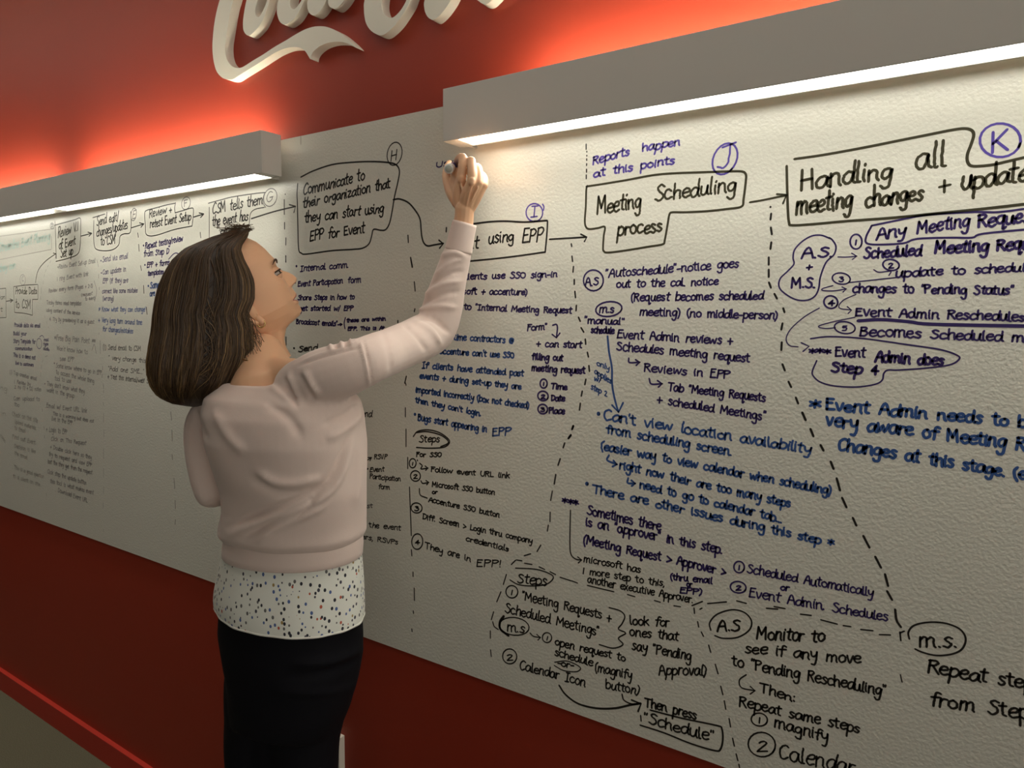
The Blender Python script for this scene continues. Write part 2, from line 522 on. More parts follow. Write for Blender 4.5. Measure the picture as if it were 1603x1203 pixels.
class Note:
    """one patch of handwriting: strokes given in the photo's pixels, stored on the board plane in metres"""
    def __init__(self, name, label, ink, origin, scale, width):
        self.name, self.label, self.ink, self.og, self.sc, self.w = name, label, ink, origin, scale, width
        self.geo = Geo()
        self.low = name not in ('handwritten_heading', 'circled_letter')
        self.low_k = .93 if scale in (4.627, 5.01, 4.628, 5.468) else .84

    def px(self, pts):
        return np.asarray(pts, float) / self.sc + np.asarray(self.og, float)

    def stroke(self, P, w=None):
        """P in photo pixels"""
        W = np.array([at(x, y, INK_Y) for x, y in P])[:, [0, 2]]
        m = at(P[0][0], P[0][1] - 5, 0)[2] - at(P[0][0], P[0][1] + 5, 0)[2]
        h = (w or self.w) * .93 * abs(m) / 10 / 2
        keep = [0] + [i for i in range(1, len(W)) if np.linalg.norm(W[i] - W[i - 1]) > 1e-5]
        W = W[keep]
        if len(W) < 2:
            W = np.array([W[0] - [h * .4, 0], W[0] + [h * .4, 0]])
        T = np.gradient(W, axis=0)
        T /= np.linalg.norm(T, axis=1)[:, None] + 1e-12
        Nn = np.stack([-T[:, 1], T[:, 0]], 1)
        A = np.vstack([W[0] - T[0] * h, W, W[-1] + T[-1] * h])
        Nn = np.vstack([Nn[0] * .5, Nn, Nn[-1] * .5])
        V, Fc = [], []
        for p, n in zip(A, Nn):
            V.append((p[0] + n[0] * h, INK_Y, p[1] + n[1] * h))
            V.append((p[0] - n[0] * h, INK_Y, p[1] - n[1] * h))
        for i in range(len(A) - 1):
            Fc.append((2 * i, 2 * i + 1, 2 * i + 3, 2 * i + 2))
        self.geo.add(V, Fc)

    def path(self, pts, w=None, closed=False, n=5):
        P = self.px(pts)
        self.stroke(smooth_path(P, n, closed) if len(P) > 2 else P, w)
        return self

    def text(self, s, x0, y0, x1, y1, xh, w=None):
        a, b = self.px([(x0, y0)])[0], self.px([(x1, y1)])[0]
        xh = xh / self.sc * (self.low_k if self.low else 1)
        tot = sum(GLYPH[c][0] for c in s)
        d = b - a
        u = d / tot
        up = np.array([.0, -1.0]) * xh / 6
        x = 0.0
        for c in s:
            wd, strokes = GLYPH[c]
            j = rng.normal(0, 1, 6)
            sy, sl, dy = 1 + .06 * j[0], .08 + .05 * j[1], .25 * j[2]
            for st in strokes:
                q = st + rng.normal(0, .09, st.shape)
                X = x + q[:, 0] * (1 + .03 * j[3])
                Y = q[:, 1] * sy + dy
                if self.low:
                    Y = np.where(Y > 6, 6 + (Y - 6) * .62, Y)
                P = a + np.outer(X, u) + np.outer(Y, up) + np.outer(Y * sl, np.array([xh / 6, 0]) * min(1, np.linalg.norm(u) / (xh / 6)))
                self.stroke(P, w)
            x += wd
        return self

    def oval(self, cx, cy, rx, ry, rot=0, w=None):
        t = np.linspace(.3, 2 * np.pi + .5, 22)
        r = 1 + .03 * np.sin(2 * t + 1)
        X, Y = rx * np.cos(t) * r, ry * np.sin(t) * r
        c, s = math.cos(rot), math.sin(rot)
        self.stroke(self.px(np.stack([cx + X * c - Y * s, cy + X * s + Y * c], 1)), w)
        return self

    def num(self, ch, cx, cy, rx, ry, w=None):
        self.oval(cx, cy, rx, ry, .1, w)
        gw = min(rx, ry)
        return self.text(ch, cx - gw * .5, cy + gw * .55, cx + gw * .45, cy + gw * .52, gw * .72, w)

    def arrow(self, pts, head, w=None):
        self.path(pts, w)
        P = np.asarray(pts, float)
        d = P[-1] - P[-2]
        d /= np.linalg.norm(d)
        n = np.array([-d[1], d[0]])
        return self.path([P[-1] - d * head + n * head * .6, P[-1]], w).path([P[-1], P[-1] - d * head - n * head * .6], w)

    def dash(self, *segs, w=None):
        for s in segs:
            self.path([s[:2], s[2:4]] if len(s) > 2 else [s, (s[0], s[1] + 1)], w)
        return self

    def done(self):
        return link(self.name, self.geo.mesh(), INK[self.ink], board) if not self.label else tag(link(self.name, self.geo.mesh(), INK[self.ink], board), self.label)


def N(name, label, ink, zoom, width):
    og, s = ZOOM[zoom]
    worn = {'A': '1', 'E5': '1', 'B': '2', 'C': '2'}.get(zoom, '')
    if worn:
        ink, width = ink + worn, width * (1.0 if worn == '1' else .82)
    return Note(name, label, ink, og, s, width)


ZOOM = {'A': ((0, 180), 4.627), 'B': ((0, 400), 5.01), 'C': ((0, 600), 4.628), 'E5': ((200, 280), 5.468), 'E6': ((440, 200), 5.009), 'E7': ((440, 400), 6.017),
        'E8': ((560, 600), 4.627), 'F1': ((640, 320), 5.013), 'F2': ((640, 540), 5.009), 'F3': ((880, 190), 4.453), 'F4': ((880, 400), 4.218),
        'F5': ((860, 620), 3.485), 'F6': ((1200, 180), 3.978), 'F7': ((1220, 440), 3.76), 'F8': ((1200, 740), 3.759), 'G1': ((740, 860), 3.5075),
        'G2': ((1080, 920), 3.065), 'G3': ((560, 760), 2.715), 'Z6': ((240, 580), 4.0075)}

# --- step H and its notes
n = N('handwritten_heading', 'black heading about communicating to their organization', 'k', 'E6', 3.0)
n.text('Communicate to', 170, 530, 655, 408, 50).text('their organization that', 168, 632, 855, 468, 46).text('they can start using', 182, 745, 805, 662, 46)
n.text('EPP for Event', 222, 890, 655, 822, 48).done()
n = N('heading_box', 'black rounded outline around the communicate heading', 'k', 'E6', 2.6)
n.path([(155, 388), (250, 340), (400, 290), (550, 272), (700, 266), (830, 272), (900, 290), (928, 340), (915, 430), (890, 540), (870, 660), (850, 750), (820, 800),
        (780, 805), (740, 797), (720, 805), (710, 850), (690, 910), (640, 945), (560, 955), (400, 965), (200, 992), (160, 985), (138, 955), (132, 800), (128, 600),
        (125, 520), (130, 440)]).done()
N('circled_letter', 'letter H in a black circle', 'k', 'E6', 2.2).oval(890, 205, 56, 94, .22).text('H', 855, 265, 910, 250, 50).done()
N('arrow', 'black curved arrow leaving the communicate box', 'k', 'E6', 3.0).path([(880, 565), (930, 560), (1000, 590), (1060, 660), (1090, 720), (1098, 800), (1105, 860), (1120, 905), (1150, 928), (1200, 920), (1272, 908)]).path([(1238, 883), (1272, 910), (1243, 945)], n=1).done()
N('dashed_line', 'black dashed divider left of the communicate box', 'k', 'E6', 2.2).dash((33, 522), (25, 565, 25, 680), (27, 745, 27, 795), (38, 865, 37, 920), (36, 1005, 38, 1055)).done()
N('dashed_line', None, 'k', 'E6', 2.6).dash((995, 845, 998, 900), (1015, 1020, 1027, 1095)).done()
N('ink_tick', None, 'f', 'E6', 1.6).dash((155, 70, 155, 130)).done()
N('handwritten_note', 'half-written indigo word beside the marker', 'p', 'E6', 2.6).text('Usin', 1212, 316, 1385, 280, 34).done()
n = N('handwritten_note', 'indigo note list about internal communication and broadcast emails', 'p', 'E7', 2.5)
n.oval(145, 102, 4, 5).text('Internal comm.', 180, 150, 635, 112, 42).oval(132, 257, 4, 4).text('Event Participation', 155, 295, 580, 262, 40).text('form', 630, 262, 752, 252, 42)
n.text('Share Steps in how to', 155, 420, 690, 415, 36).text('get started w/ EPP', 165, 522, 680, 520, 36)
n.oval(108, 602, 4, 4).text('Broadcast emails"', 140, 645, 530, 666, 36).arrow([(535, 655), (574, 650)], 16).path([(606, 588), (594, 640), (602, 690)])
n.text('these are within', 615, 630, 985, 612, 26).text('EPP. This is At', 625, 708, 975, 702, 28).done()
N('handwritten_note', None, 'k', 'E7', 2.4).oval(122, 875, 4, 4).text('Send', 160, 912, 345, 892, 42).done()
N('dashed_line', None, 'k', 'E7', 2.2).dash((45, 5, 43, 60), (37, 665, 37, 680), (47, 770, 47, 845)).done()
N('dashed_line', None, 'k', 'E7', 2.6).dash((1220, 20, 1238, 110), (1255, 250, 1263, 335), (1260, 505, 1255, 530), (1100, 615, 1100, 635), (1180, 1140, 1165, 1203)).done()
n = N('handwritten_note', 'small black note words showing right of the sweater', 'k', 'E8', 1.9)
n.text('and', 25, 245, 102, 246, 32).arrow([(48, 572), (100, 540)], 22).text('RSVP', 118, 552, 212, 550, 24).arrow([(40, 622), (75, 622)], 16).text('Event', 85, 645, 192, 640, 24)
n.text('Participation', 85, 692, 312, 712, 24).text('form', 150, 765, 232, 772, 24).text('the event', 80, 1045, 312, 1068, 26).text('ers, RSVPs', 26, 1128, 292, 1172, 24).done()
N('handwritten_note', 'faded note end showing right of the sweater', 'g', 'E8', 1.6).text('ist', 50, 905, 108, 905, 24).done()
N('dashed_line', None, 'k', 'E8', 2.2).dash((345, 180, 345, 245), (350, 335, 350, 460), (362, 540, 362, 620), (375, 755, 388, 1105), (346, 0, 350, 15)).done()

# --- step I
n = N('heading_box', 'black outline around the step I heading', 'k', 'F1', 3.2)
n.path([(470, 158), (520, 152), (640, 137), (760, 133), (900, 140), (1000, 134), (1080, 128)]).path([(1080, 128), (1088, 140), (1082, 250), (1070, 375)]).path([(1070, 375), (900, 400), (700, 425), (470, 447)]).dash((295, 185, 293, 215)).done()
N('handwritten_heading', 'black heading ending in using EPP', 'k', 'F1', 3.2).text('Event', 318, 372, 478, 356, 50).text('it', 490, 352, 548, 345, 52).text('using', 620, 312, 825, 288, 56).text('EPP', 885, 300, 1050, 290, 60).done()
N('circled_letter', 'letter I in a violet circle', 'v', 'F1', 2.6).oval(985, 65, 64, 72, .2).text('I', 952, 106, 1022, 100, 46).path([(1050, 0), (1060, 20), (1056, 46)]).done()
N('arrow', 'black arrow from step I towards meeting scheduling', 'k', 'F1', 3.0).path([(1105, 275), (1395, 258)]).path([(1350, 235), (1396, 258), (1378, 292)], n=1).done()
n = N('handwritten_note', 'indigo note about single sign-in and meeting request form', 'p', 'F1', 2.9)
n.text('clients use SSO sign-in', 408, 592, 1165, 570, 38).text('soft + accenture)', 422, 706, 930, 712, 38).text('to "Internal Meeting Request', 430, 828, 1278, 858, 38)
n.text('Form"', 925, 992, 1085, 985, 38).path([(1130, 950), (1158, 944), (1166, 975), (1158, 1045)]).path([(1125, 1022), (1158, 1048), (1185, 1012)], n=1).text('+ can start', 1000, 1115, 1358, 1130, 40).done()
N('handwritten_note', None, 'b', 'F1', 2.9).text('time contractors @', 348, 1064, 822, 1092, 38).done()
N('dashed_line', 'black dashed divider between step I and meeting scheduling', 'k', 'F1', 3.0).dash((1275, 312, 1278, 330), (1280, 408, 1285, 448), (1292, 490, 1288, 532), (1298, 592, 1298, 628), (1303, 685, 1308, 732), (1315, 795, 1312, 835), (1332, 888, 1345, 918), (1352, 970, 1372, 1003), (1385, 1060, 1388, 1098)).done()
n = N('handwritten_note', 'blue note about clients who cannot log in', 'b', 'F2', 3.0)
n.text("accenture can't use SSO", 240, 70, 828, 105, 35).text('If clients have attended past', 103, 182, 900, 248, 37).text('events + during set-up they are', 82, 262, 880, 350, 35)
n.text('imported incorrectly (box not checked)', 50, 372, 942, 500, 36).text("then they can't login.", 50, 452, 565, 560, 32).oval(48, 546, 5, 6).text('Bugs start appearing in', 68, 592, 610, 688, 38).text('EPP', 650, 715, 800, 708, 52).done()
n = N('handwritten_note', 'black sign-in steps list below a circled word', 'k', 'F2', 2.4)
n.text('Steps', 78, 765, 242, 762, 42).path([(35, 720), (70, 680), (150, 668), (240, 690), (310, 740), (315, 775), (270, 805), (160, 812), (60, 806)]).path([(60, 690), (140, 682), (240, 705), (300, 745), (305, 775), (250, 800)])
n.text('For SSO', 55, 880, 258, 880, 28).num('1', 30, 930, 26, 37).path([(66, 905), (68, 910)]).path([(85, 930), (105, 950), (95, 975), (150, 968)]).path([(128, 952), (150, 968), (132, 985)], n=1).text('Follow event URL link', 170, 996, 792, 1048, 31)
n.num('2', 52, 1030, 38, 42).path([(95, 1068), (110, 1088), (156, 1080)]).path([(135, 1066), (157, 1080), (140, 1098)], n=1).text('Microsoft SSO button', 180, 1112, 672, 1176, 31).done()
n = N('handwritten_note', 'dark meeting request list with three circled numbers', 'p', 'F2', 3.2)
n.text('filling out', 965, 116, 1208, 126, 38).text('meeting request', 960, 205, 1382, 226, 40).num('1', 1057, 305, 27, 36).text('Time', 1112, 346, 1242, 352, 34)
n.num('2', 1052, 402, 40, 38).text('Date', 1115, 438, 1222, 442, 34).num('3', 1050, 505, 37, 38).text('Place', 1098, 536, 1222, 544, 36).done()
N('dashed_line', None, 'k', 'F2', 3.0).dash((1400, 60, 1408, 95), (1412, 165, 1416, 208), (1388, 272, 1380, 312), (1360, 365, 1352, 402), (1345, 460, 1338, 512), (1292, 638, 1282, 662), (1268, 710, 1252, 732), (1222, 772, 1210, 808), (1187, 895, 1170, 945), (1152, 1020, 1140, 1092)).done()
n = N('handwritten_note', None, 'k', 'G3', 2.4)
n.path([(262, 15), (266, 42), (295, 55)]).text('or', 315, 36, 338, 36, 12).text('Accenture SSO button', 300, 70, 602, 138, 17).num('3', 250, 97, 23, 22).text('Diff. Screen > Login thru company', 275, 143, 742, 248, 18)
n.text('credentials', 458, 236, 642, 282, 18).num('4', 253, 240, 23, 34).text('They are in', 285, 268, 480, 325, 20).text('EPP!', 502, 345, 612, 350, 25).done()
N('dashed_line', None, 'k', 'G3', 2.4).dash((228, 275, 230, 300), (235, 370, 235, 388), (240, 438, 241, 490), (236, 535, 237, 545), (230, 612, 231, 622), (827, 25, 820, 65), (818, 115, 817, 155), (810, 170, 806, 195), (778, 255, 762, 282), (735, 292, 708, 300)).done()

# --- step J
N('handwritten_note', 'violet note about reports happening at this point', 'v', 'F3', 3.4).text('Reports', 210, 302, 468, 236, 46).text('happen', 555, 212, 822, 165, 44).text('at this points', 215, 390, 785, 295, 44).done()
N('dotted_line', 'short black dotted line beside the reports note', 'k', 'F3', 2.4).dash((167, 160, 167, 195), (172, 210, 172, 214), (172, 238, 172, 242), (171, 262, 171, 272), (171, 296, 170, 308), (170, 335, 170, 355), (168, 375, 168, 400)).done()
n = N('heading_box', 'dark olive outline around the meeting scheduling heading', 'o', 'F3', 3.6)
n.path([(170, 455), (300, 435), (450, 410), (640, 375), (800, 362), (1000, 355), (1150, 350), (1250, 350), (1280, 370), (1280, 420), (1265, 540), (1250, 595), (1150, 612), (1000, 628), (850, 635), (770, 635), (748, 650), (735, 720), (715, 830), (700, 858), (600, 875), (450, 900), (320, 916), (290, 905), (285, 880), (290, 800), (297, 737), (250, 745), (190, 752), (165, 735), (158, 690), (165, 590), (168, 480), (175, 452)]).done()
N('handwritten_heading', 'dark olive heading reading meeting scheduling process', 'o', 'F3', 4.0).text('Meeting', 238, 645, 552, 600, 68).text('Scheduling', 640, 555, 1210, 488, 66).text('process', 380, 796, 698, 770, 58).done()
N('circled_letter', 'letter J in a violet oval', 'v', 'F3', 3.4).oval(1135, 262, 78, 118, .5).text('J', 1070, 342, 1200, 300, 78).done()
N('arrow', 'dark arrow from meeting scheduling to handling changes', 'o', 'F3', 3.6).path([(1310, 565), (1400, 550), (1565, 515)]).path([(1498, 508), (1564, 512), (1540, 572)], n=1).done()
N('dashed_line', 'black dashed divider between meeting scheduling and handling changes', 'k', 'F3', 3.6).dash((1452, 597), (1457, 645, 1452, 685), (1455, 742, 1462, 788), (1458, 845, 1452, 890), (1440, 950, 1440, 1000), (1440, 1035, 1440, 1085), (1442, 1125, 1455, 1160)).done()
n = N('handwritten_note', 'indigo note about automatically scheduled requests', 'p', 'F3', 3.0)
n.oval(218, 1110, 68, 74, .3).text('A.S', 158, 1150, 255, 1145, 44).text('"Autoschedule"-notice goes', 298, 1090, 1232, 1018, 47).text('out to the cal. notice', 375, 1162, 1088, 1140, 42).done()
n = N('handwritten_note', 'indigo note about manual scheduling and event admin reviews', 'p', 'F4', 3.1)
n.text('(Request becomes scheduled', 450, 302, 1328, 290, 42).text('meeting) (no middle-person)', 508, 396, 1424, 422, 42).oval(308, 355, 85, 50, -.15).text('m.s', 242, 382, 345, 376, 40)
n.text('"manual"', 145, 448, 408, 460, 34).text('schedule', 190, 512, 342, 518, 34).text('Event Admin reviews +', 358, 545, 1128, 590, 44).text('Schedules meeting request', 358, 625, 1238, 706, 44)
n.path([(440, 680), (445, 708), (512, 706)]).path([(485, 690), (512, 706), (490, 726)], n=1).text('Reviews in EPP', 538, 766, 1106, 816, 42).path([(575, 815), (590, 850), (660, 848)]).path([(630, 828), (660, 848), (636, 870)], n=1)
n.text('Tab "Meeting Requests', 698, 892, 1342, 966, 42).text('+ scheduled Meetings"', 625, 975, 1340, 1092, 44).done()
n = N('arrow', 'long blue arrow pointing down from manual schedule', 'b', 'F4', 3.6)
n.path([(300, 535), (310, 640), (328, 740), (330, 850), (345, 940), (370, 1032)]).path([(330, 990), (372, 1036), (402, 975)], n=1).done()
n = N('handwritten_note', 'small tilted blue note beside the long arrow', 'b', 'F4', 2.2)
n.text('only', 226, 725, 312, 762, 27).text('applies', 212, 778, 326, 852, 27).text('w/', 210, 826, 258, 838, 24).text('step 2', 188, 882, 298, 932, 28).done()
N('dashed_line', None, 'k', 'F4', 3.6).dash((1402, 255, 1418, 285), (1460, 350, 1468, 375), (1455, 450, 1447, 490), (1450, 575, 1447, 625), (1455, 720, 1470, 760), (1495, 835, 1512, 870), (1543, 940, 1558, 978)).done()
n = N('handwritten_note', 'blue note about missing location availability and too many steps', 'b', 'F5', 3.6)
n.oval(268, 98, 5, 6).text("Can't view location availability", 293, 130, 1424, 316, 42).text('from scheduling screen.', 310, 204, 995, 326, 38).text('(easier way to view calendar when scheduling)', 278, 292, 1537, 540, 36)
n.path([(325, 325), (316, 352), (368, 374)]).path([(350, 354), (368, 374), (345, 386)], n=1).text('right now their are too many steps', 380, 398, 1314, 610, 35).path([(430, 450), (428, 476), (468, 478)]).path([(448, 462), (468, 478), (450, 492)], n=1)
n.text('need to go to calendar tab...', 490, 502, 1268, 694, 36).oval(205, 480, 5, 6).text('There are other issues during this step *', 235, 528, 1552, 826, 37).done()
n = N('handwritten_note', 'indigo note about an approver in this step', 'p', 'F5', 3.3)
n.text('***', 66, 590, 162, 606, 32).text('Sometimes there', 203, 645, 608, 738, 40).text('is an "approver" in this step.', 195, 708, 942, 862, 38).text('(Meeting Request > Approver >', 182, 806, 962, 982, 38)
n.done()
n = N('handwritten_note', 'thin indigo note about scheduling automatically or by event admin', 'p', 'F5', 2.8)
n.num('1', 1035, 935, 28, 32).text('Scheduled Automatically', 1075, 965, 1766, 1096, 38).text('(thru email', 658, 1002, 888, 1026, 26).text('or', 748, 1042, 778, 1044, 22).text('EPP)', 708, 1076, 834, 1086, 26)
n.text('or', 1258, 1060, 1308, 1064, 24).num('2', 1030, 1045, 42, 32).text('Event Admin. Schedules', 1085, 1096, 1848, 1232, 40).done()
n = N('handwritten_note', 'black note about another executive approver', 'k', 'F5', 2.4)
n.path([(115, 625), (112, 800), (118, 865), (145, 892), (176, 896)]).path([(155, 880), (177, 896), (158, 912)], n=1).text('microsoft has', 185, 905, 498, 966, 29).text('1 more step to this,', 178, 970, 628, 1042, 29).text('another executive Approver.', 206, 1020, 784, 1132, 32).done()
N('dashed_line', None, 'k', 'F5', 3.2).dash((130, 165, 124, 182), (117, 215, 104, 232), (1380, 92, 1398, 132), (1425, 182, 1440, 220), (1480, 270, 1495, 298), (1535, 360, 1550, 398), w=4.0).done()

# --- step K
n = N('heading_box', 'dark olive outline around the handling changes heading', 'o', 'F6', 4.4)
n.path([(175, 275), (350, 250), (600, 205), (800, 165), (1000, 125), (1150, 95), (1230, 85), (1275, 95), (1290, 125), (1275, 180), (1250, 250), (1255, 300), (1290, 320), (1400, 312), (1500, 290), (1680, 248)])
n.path([(125, 320), (128, 450), (133, 600), (140, 670), (160, 688), (300, 680), (500, 662), (800, 640), (1100, 610), (1400, 580), (1700, 545)]).done()
n = N('handwritten_heading', 'dark olive heading reading handling all meeting changes', 'o', 'F6', 5.0)
n.text('Handling', 205, 466, 785, 396, 72).text('all', 922, 346, 1115, 318, 88).text('meeting', 178, 622, 536, 570, 70).text('changes', 612, 576, 974, 528, 64).text('+', 1072, 492, 1142, 482, 76, 4.4).text('updates', 1205, 472, 1690, 398, 76).done()
N('circled_letter', 'letter K in a violet circle at the right edge', 'v', 'F6', 4.2).oval(1455, 158, 124, 108, -.1).text('K', 1388, 240, 1510, 215, 78, 4.6).done()
n = N('handwritten_note', 'indigo list of rescheduling steps under handling changes', 'p', 'F6', 3.4)
n.path([(655, 690), (620, 760), (625, 800), (700, 808), (850, 800), (940, 772), (1150, 765), (1280, 765), (1350, 740), (1680, 708)]).path([(655, 690), (800, 660), (950, 630), (1100, 615), (1300, 605), (1450, 605), (1680, 575)])
n.text('Any', 680, 782, 868, 748, 58, 4).text('Meeting', 932, 742, 1264, 694, 60, 4).text('Requests', 1310, 702, 1730, 650, 64, 4.4).num('1', 557, 790, 36, 47, 3).path([(445, 885), (500, 886), (562, 880)], 2).path([(530, 862), (562, 880), (535, 900)], 2, n=1)
n.text('Scheduled', 602, 896, 962, 874, 52, 4).text('Meeting Requests', 1042, 866, 1810, 828, 58, 4.6).num('2', 775, 935, 50, 35, 3).path([(668, 965), (700, 980), (772, 974), (762, 1000)], 2).text('update to schedule', 798, 1012, 1660, 972, 42)
n.num('3', 465, 1020, 55, 36, 2.6).path([(510, 1045), (650, 1030), (810, 1013)], 2).path([(412, 1064), (350, 1082), (352, 1094), (420, 1096), (496, 1084)], 2).path([(470, 1072), (496, 1084), (476, 1104)], 2, n=1).text('changes to "Pending Status"', 532, 1106, 1535, 1120, 44).done()
n = N('circled_note', 'indigo outlined pair of initials left of the step list', 'p', 'F6', 2.8)
n.path([(395, 770), (340, 750), (280, 755), (220, 790), (175, 840), (165, 890), (170, 930), (130, 975), (85, 1020), (78, 1070), (110, 1110), (180, 1150), (250, 1155), (300, 1130), (325, 1080), (335, 1010), (370, 920), (420, 870), (432, 820), (410, 780), (390, 765)])
n.text('A.S.', 212, 896, 412, 884, 50, 3.8).text('+', 246, 965, 284, 962, 34, 3.4).text('M.S.', 148, 1076, 304, 1080, 52, 3.8).done()
n = N('handwritten_note', None, 'p', 'F7', 3.4)
n.num('4', 303, 125, 40, 38, 3).path([(450, 80), (375, 115), (352, 158), (425, 172)], 1.8).path([(400, 152), (425, 172), (405, 192)], 2, n=1).text('Event Admin Reschedules', 444, 206, 1445, 238, 42).path([(465, 235), (600, 228), (760, 240), (900, 255), (1440, 266), (1600, 268)], 5.5)
n.num('5', 385, 275, 60, 36, 2.6).path([(445, 214), (300, 245), (230, 268), (270, 280), (330, 276)], 2).text('Becomes Scheduled meeting', 468, 322, 1700, 372, 45)
n.path([(185, 340), (300, 328), (500, 340), (750, 375), (950, 405), (1050, 440), (1055, 465), (1000, 495), (850, 515), (700, 525), (640, 525), (615, 545), (605, 585), (560, 610), (450, 625), (320, 618), (240, 595), (200, 560), (195, 530), (220, 470)], 2.6)
n.path([(235, 160), (150, 210), (70, 280), (40, 340), (60, 380), (110, 388)], 2).path([(130, 365), (175, 385), (140, 415)], 2.6, n=1).text('***', 172, 432, 302, 440, 34).text('Event', 325, 446, 508, 452, 46).text('Admin does', 562, 476, 965, 496, 48, 4.4).text('Step 4', 302, 536, 584, 552, 46, 4.4).done()
n = N('handwritten_note', 'large blue note saying event admin needs to be aware of changes', 'b', 'F7', 4.8)
n.text('*', 172, 758, 246, 762, 58).text('Event Admin needs to be', 270, 758, 1510, 868, 54).text('very aware of Meeting Requests', 272, 850, 1780, 1042, 58).text('Changes at this stage. (e', 342, 992, 1452, 1170, 54).done()
n = N('dashed_line', None, 'k', 'F8', 3.8)
n.dash((413, 35, 432, 105), (445, 150, 470, 205), (508, 268, 528, 312), (570, 375, 605, 442), (640, 497, 673, 560), (697, 600, 715, 668), (710, 700, 738, 750)).path([(757, 808), (765, 870), (790, 910)]).done()
N('dashed_line', 'black dashed line dropping to the lower right notes', 'k', 'F8', 2.6).dash((0, 800, 65, 805), (45, 790, 108, 802), (200, 835, 262, 842), (320, 868, 415, 893), (452, 902, 495, 908), (555, 925, 625, 932), (665, 955, 728, 957), (785, 940, 790, 990), (785, 945, 810, 935)).done()
n = N('circled_note', 'black circled initials at the lower right', 'k', 'F8', 3.0)
n.path([(840, 980), (835, 940), (870, 900), (960, 882), (1060, 890), (1140, 925), (1172, 980), (1150, 1040), (1090, 1070), (1000, 1078), (920, 1060), (875, 1040)]).text('m.s.', 893, 1026, 1125, 1032, 70, 3.6).done()
N('handwritten_note', 'black note about repeating steps at the lower right', 'k', 'G2', 3.8).text('Repeat steps', 1138, 410, 1690, 500, 50).text('from Step', 1150, 566, 1630, 636, 54).dash((1010, 420, 1018, 455), w=2).done()

# --- lower notes
n = N('handwritten_note', 'black note about monitoring for pending rescheduling', 'k', 'G2', 3.2)
n.path([(100, 205), (95, 170), (130, 130), (200, 108), (260, 120), (295, 160), (285, 205), (230, 240), (160, 245), (120, 232)], 2.6).text('A.S', 128, 212, 242, 206, 42, 3.6).text('Monitor to', 316, 248, 645, 264, 46, 3.6).text('see if any move', 262, 314, 820, 366, 40)
n.text('to "Pending Rescheduling"', 200, 374, 938, 522, 40).path([(270, 420), (238, 445), (248, 482), (312, 496)], 2.4).path([(290, 476), (312, 496), (290, 512)], 2.4, n=1).text('Then:', 333, 504, 505, 550, 36)
n.text('Repeat same steps', 233, 570, 814, 700, 38).num('1', 333, 635, 38, 32, 2.6).text('magnify', 402, 672, 664, 742, 42).num('2', 345, 755, 64, 60, 2.8).text('Calendar', 424, 818, 790, 900, 56).done()
N('dashed_line', 'black dashed divider beside the monitoring note', 'k', 'G2', 2.4).dash((20, 100, 22, 125), (37, 165, 42, 190), (55, 215, 65, 235), (90, 278, 100, 312), (122, 370, 135, 415), (148, 475, 158, 515), (165, 545, 172, 585), (188, 630, 195, 670), (205, 725, 213, 762), (222, 800, 230, 832), (235, 850, 238, 865), (85, 78, 175, 70), (225, 65, 270, 77), (10, 88, 60, 68), (48, 105, 58, 100)).done()
n = N('handwritten_note', 'black note about opening requests with the magnify button', 'k', 'G1', 2.7)
n.text('Steps', 242, 185, 408, 200, 42).path([(235, 105), (350, 112), (430, 140), (440, 165), (400, 195), (320, 203), (250, 195), (205, 170)], 2.2).num('1', 215, 235, 32, 35, 2.4).text('"Meeting Requests +', 268, 276, 762, 398, 38).text('Scheduled Meetings"', 175, 346, 695, 478, 40)
n.oval(228, 425, 80, 50, .1, 2.2).path([(170, 370), (150, 400), (152, 440), (195, 475)], 4.5).text('m.s', 186, 450, 285, 462, 42).path([(315, 462), (335, 480), (372, 486)], 2.2).path([(352, 470), (372, 486), (358, 500)], 2.2, n=1).num('1', 408, 487, 25, 28, 2.2).text('open request to', 448, 526, 838, 618, 32)
n.text('schedule', 448, 582, 658, 646, 32).text('(magnify', 668, 668, 874, 716, 38).text('button)', 728, 766, 914, 800, 38).text('-or-', 462, 640, 556, 656, 26).path([(450, 622), (520, 616), (590, 650), (570, 674), (500, 668), (448, 640)], 2)
n.num('2', 203, 590, 38, 42, 2.4).text('Calendar Icon', 256, 660, 618, 756, 40).done()
N('arrow', 'thick black arrow to the last step of the lower note', 'k', 'G1', 3.4).path([(475, 750), (510, 800), (580, 850), (680, 875), (780, 875), (860, 858), (922, 848)]).path([(820, 798), (830, 830), (868, 850), (905, 853)], 2.6).path([(873, 830), (924, 850), (908, 892)], n=1).done()
n = N('handwritten_note', 'black bracketed note about pending approval', 'k', 'G1', 2.9)
n.path([(750, 322), (810, 340), (835, 370), (820, 410), (800, 440), (840, 462), (800, 490), (825, 525), (770, 545), (695, 525)], 2.4).text('look for', 860, 416, 1080, 428, 38).text('ones that', 860, 476, 1128, 502, 38).text('say "Pending', 873, 552, 1200, 612, 40).text('Approval)', 1020, 690, 1285, 694, 44).done()
n = N('handwritten_note', 'black boxed word at the bottom with then press above', 'k', 'G1', 3.2)
n.text('Then press', 943, 862, 1228, 938, 38).text('"Schedule"', 936, 952, 1322, 1060, 46).path([(975, 885), (1150, 930), (1340, 970), (1368, 988), (1373, 1050), (1360, 1100), (1330, 1108), (1200, 1070), (1050, 1010), (920, 968)], 3).dash((922, 915, 925, 945), w=2.4).done()
n = N('dashed_line', 'black dashed boundary around the lower notes', 'k', 'G1', 2.2)
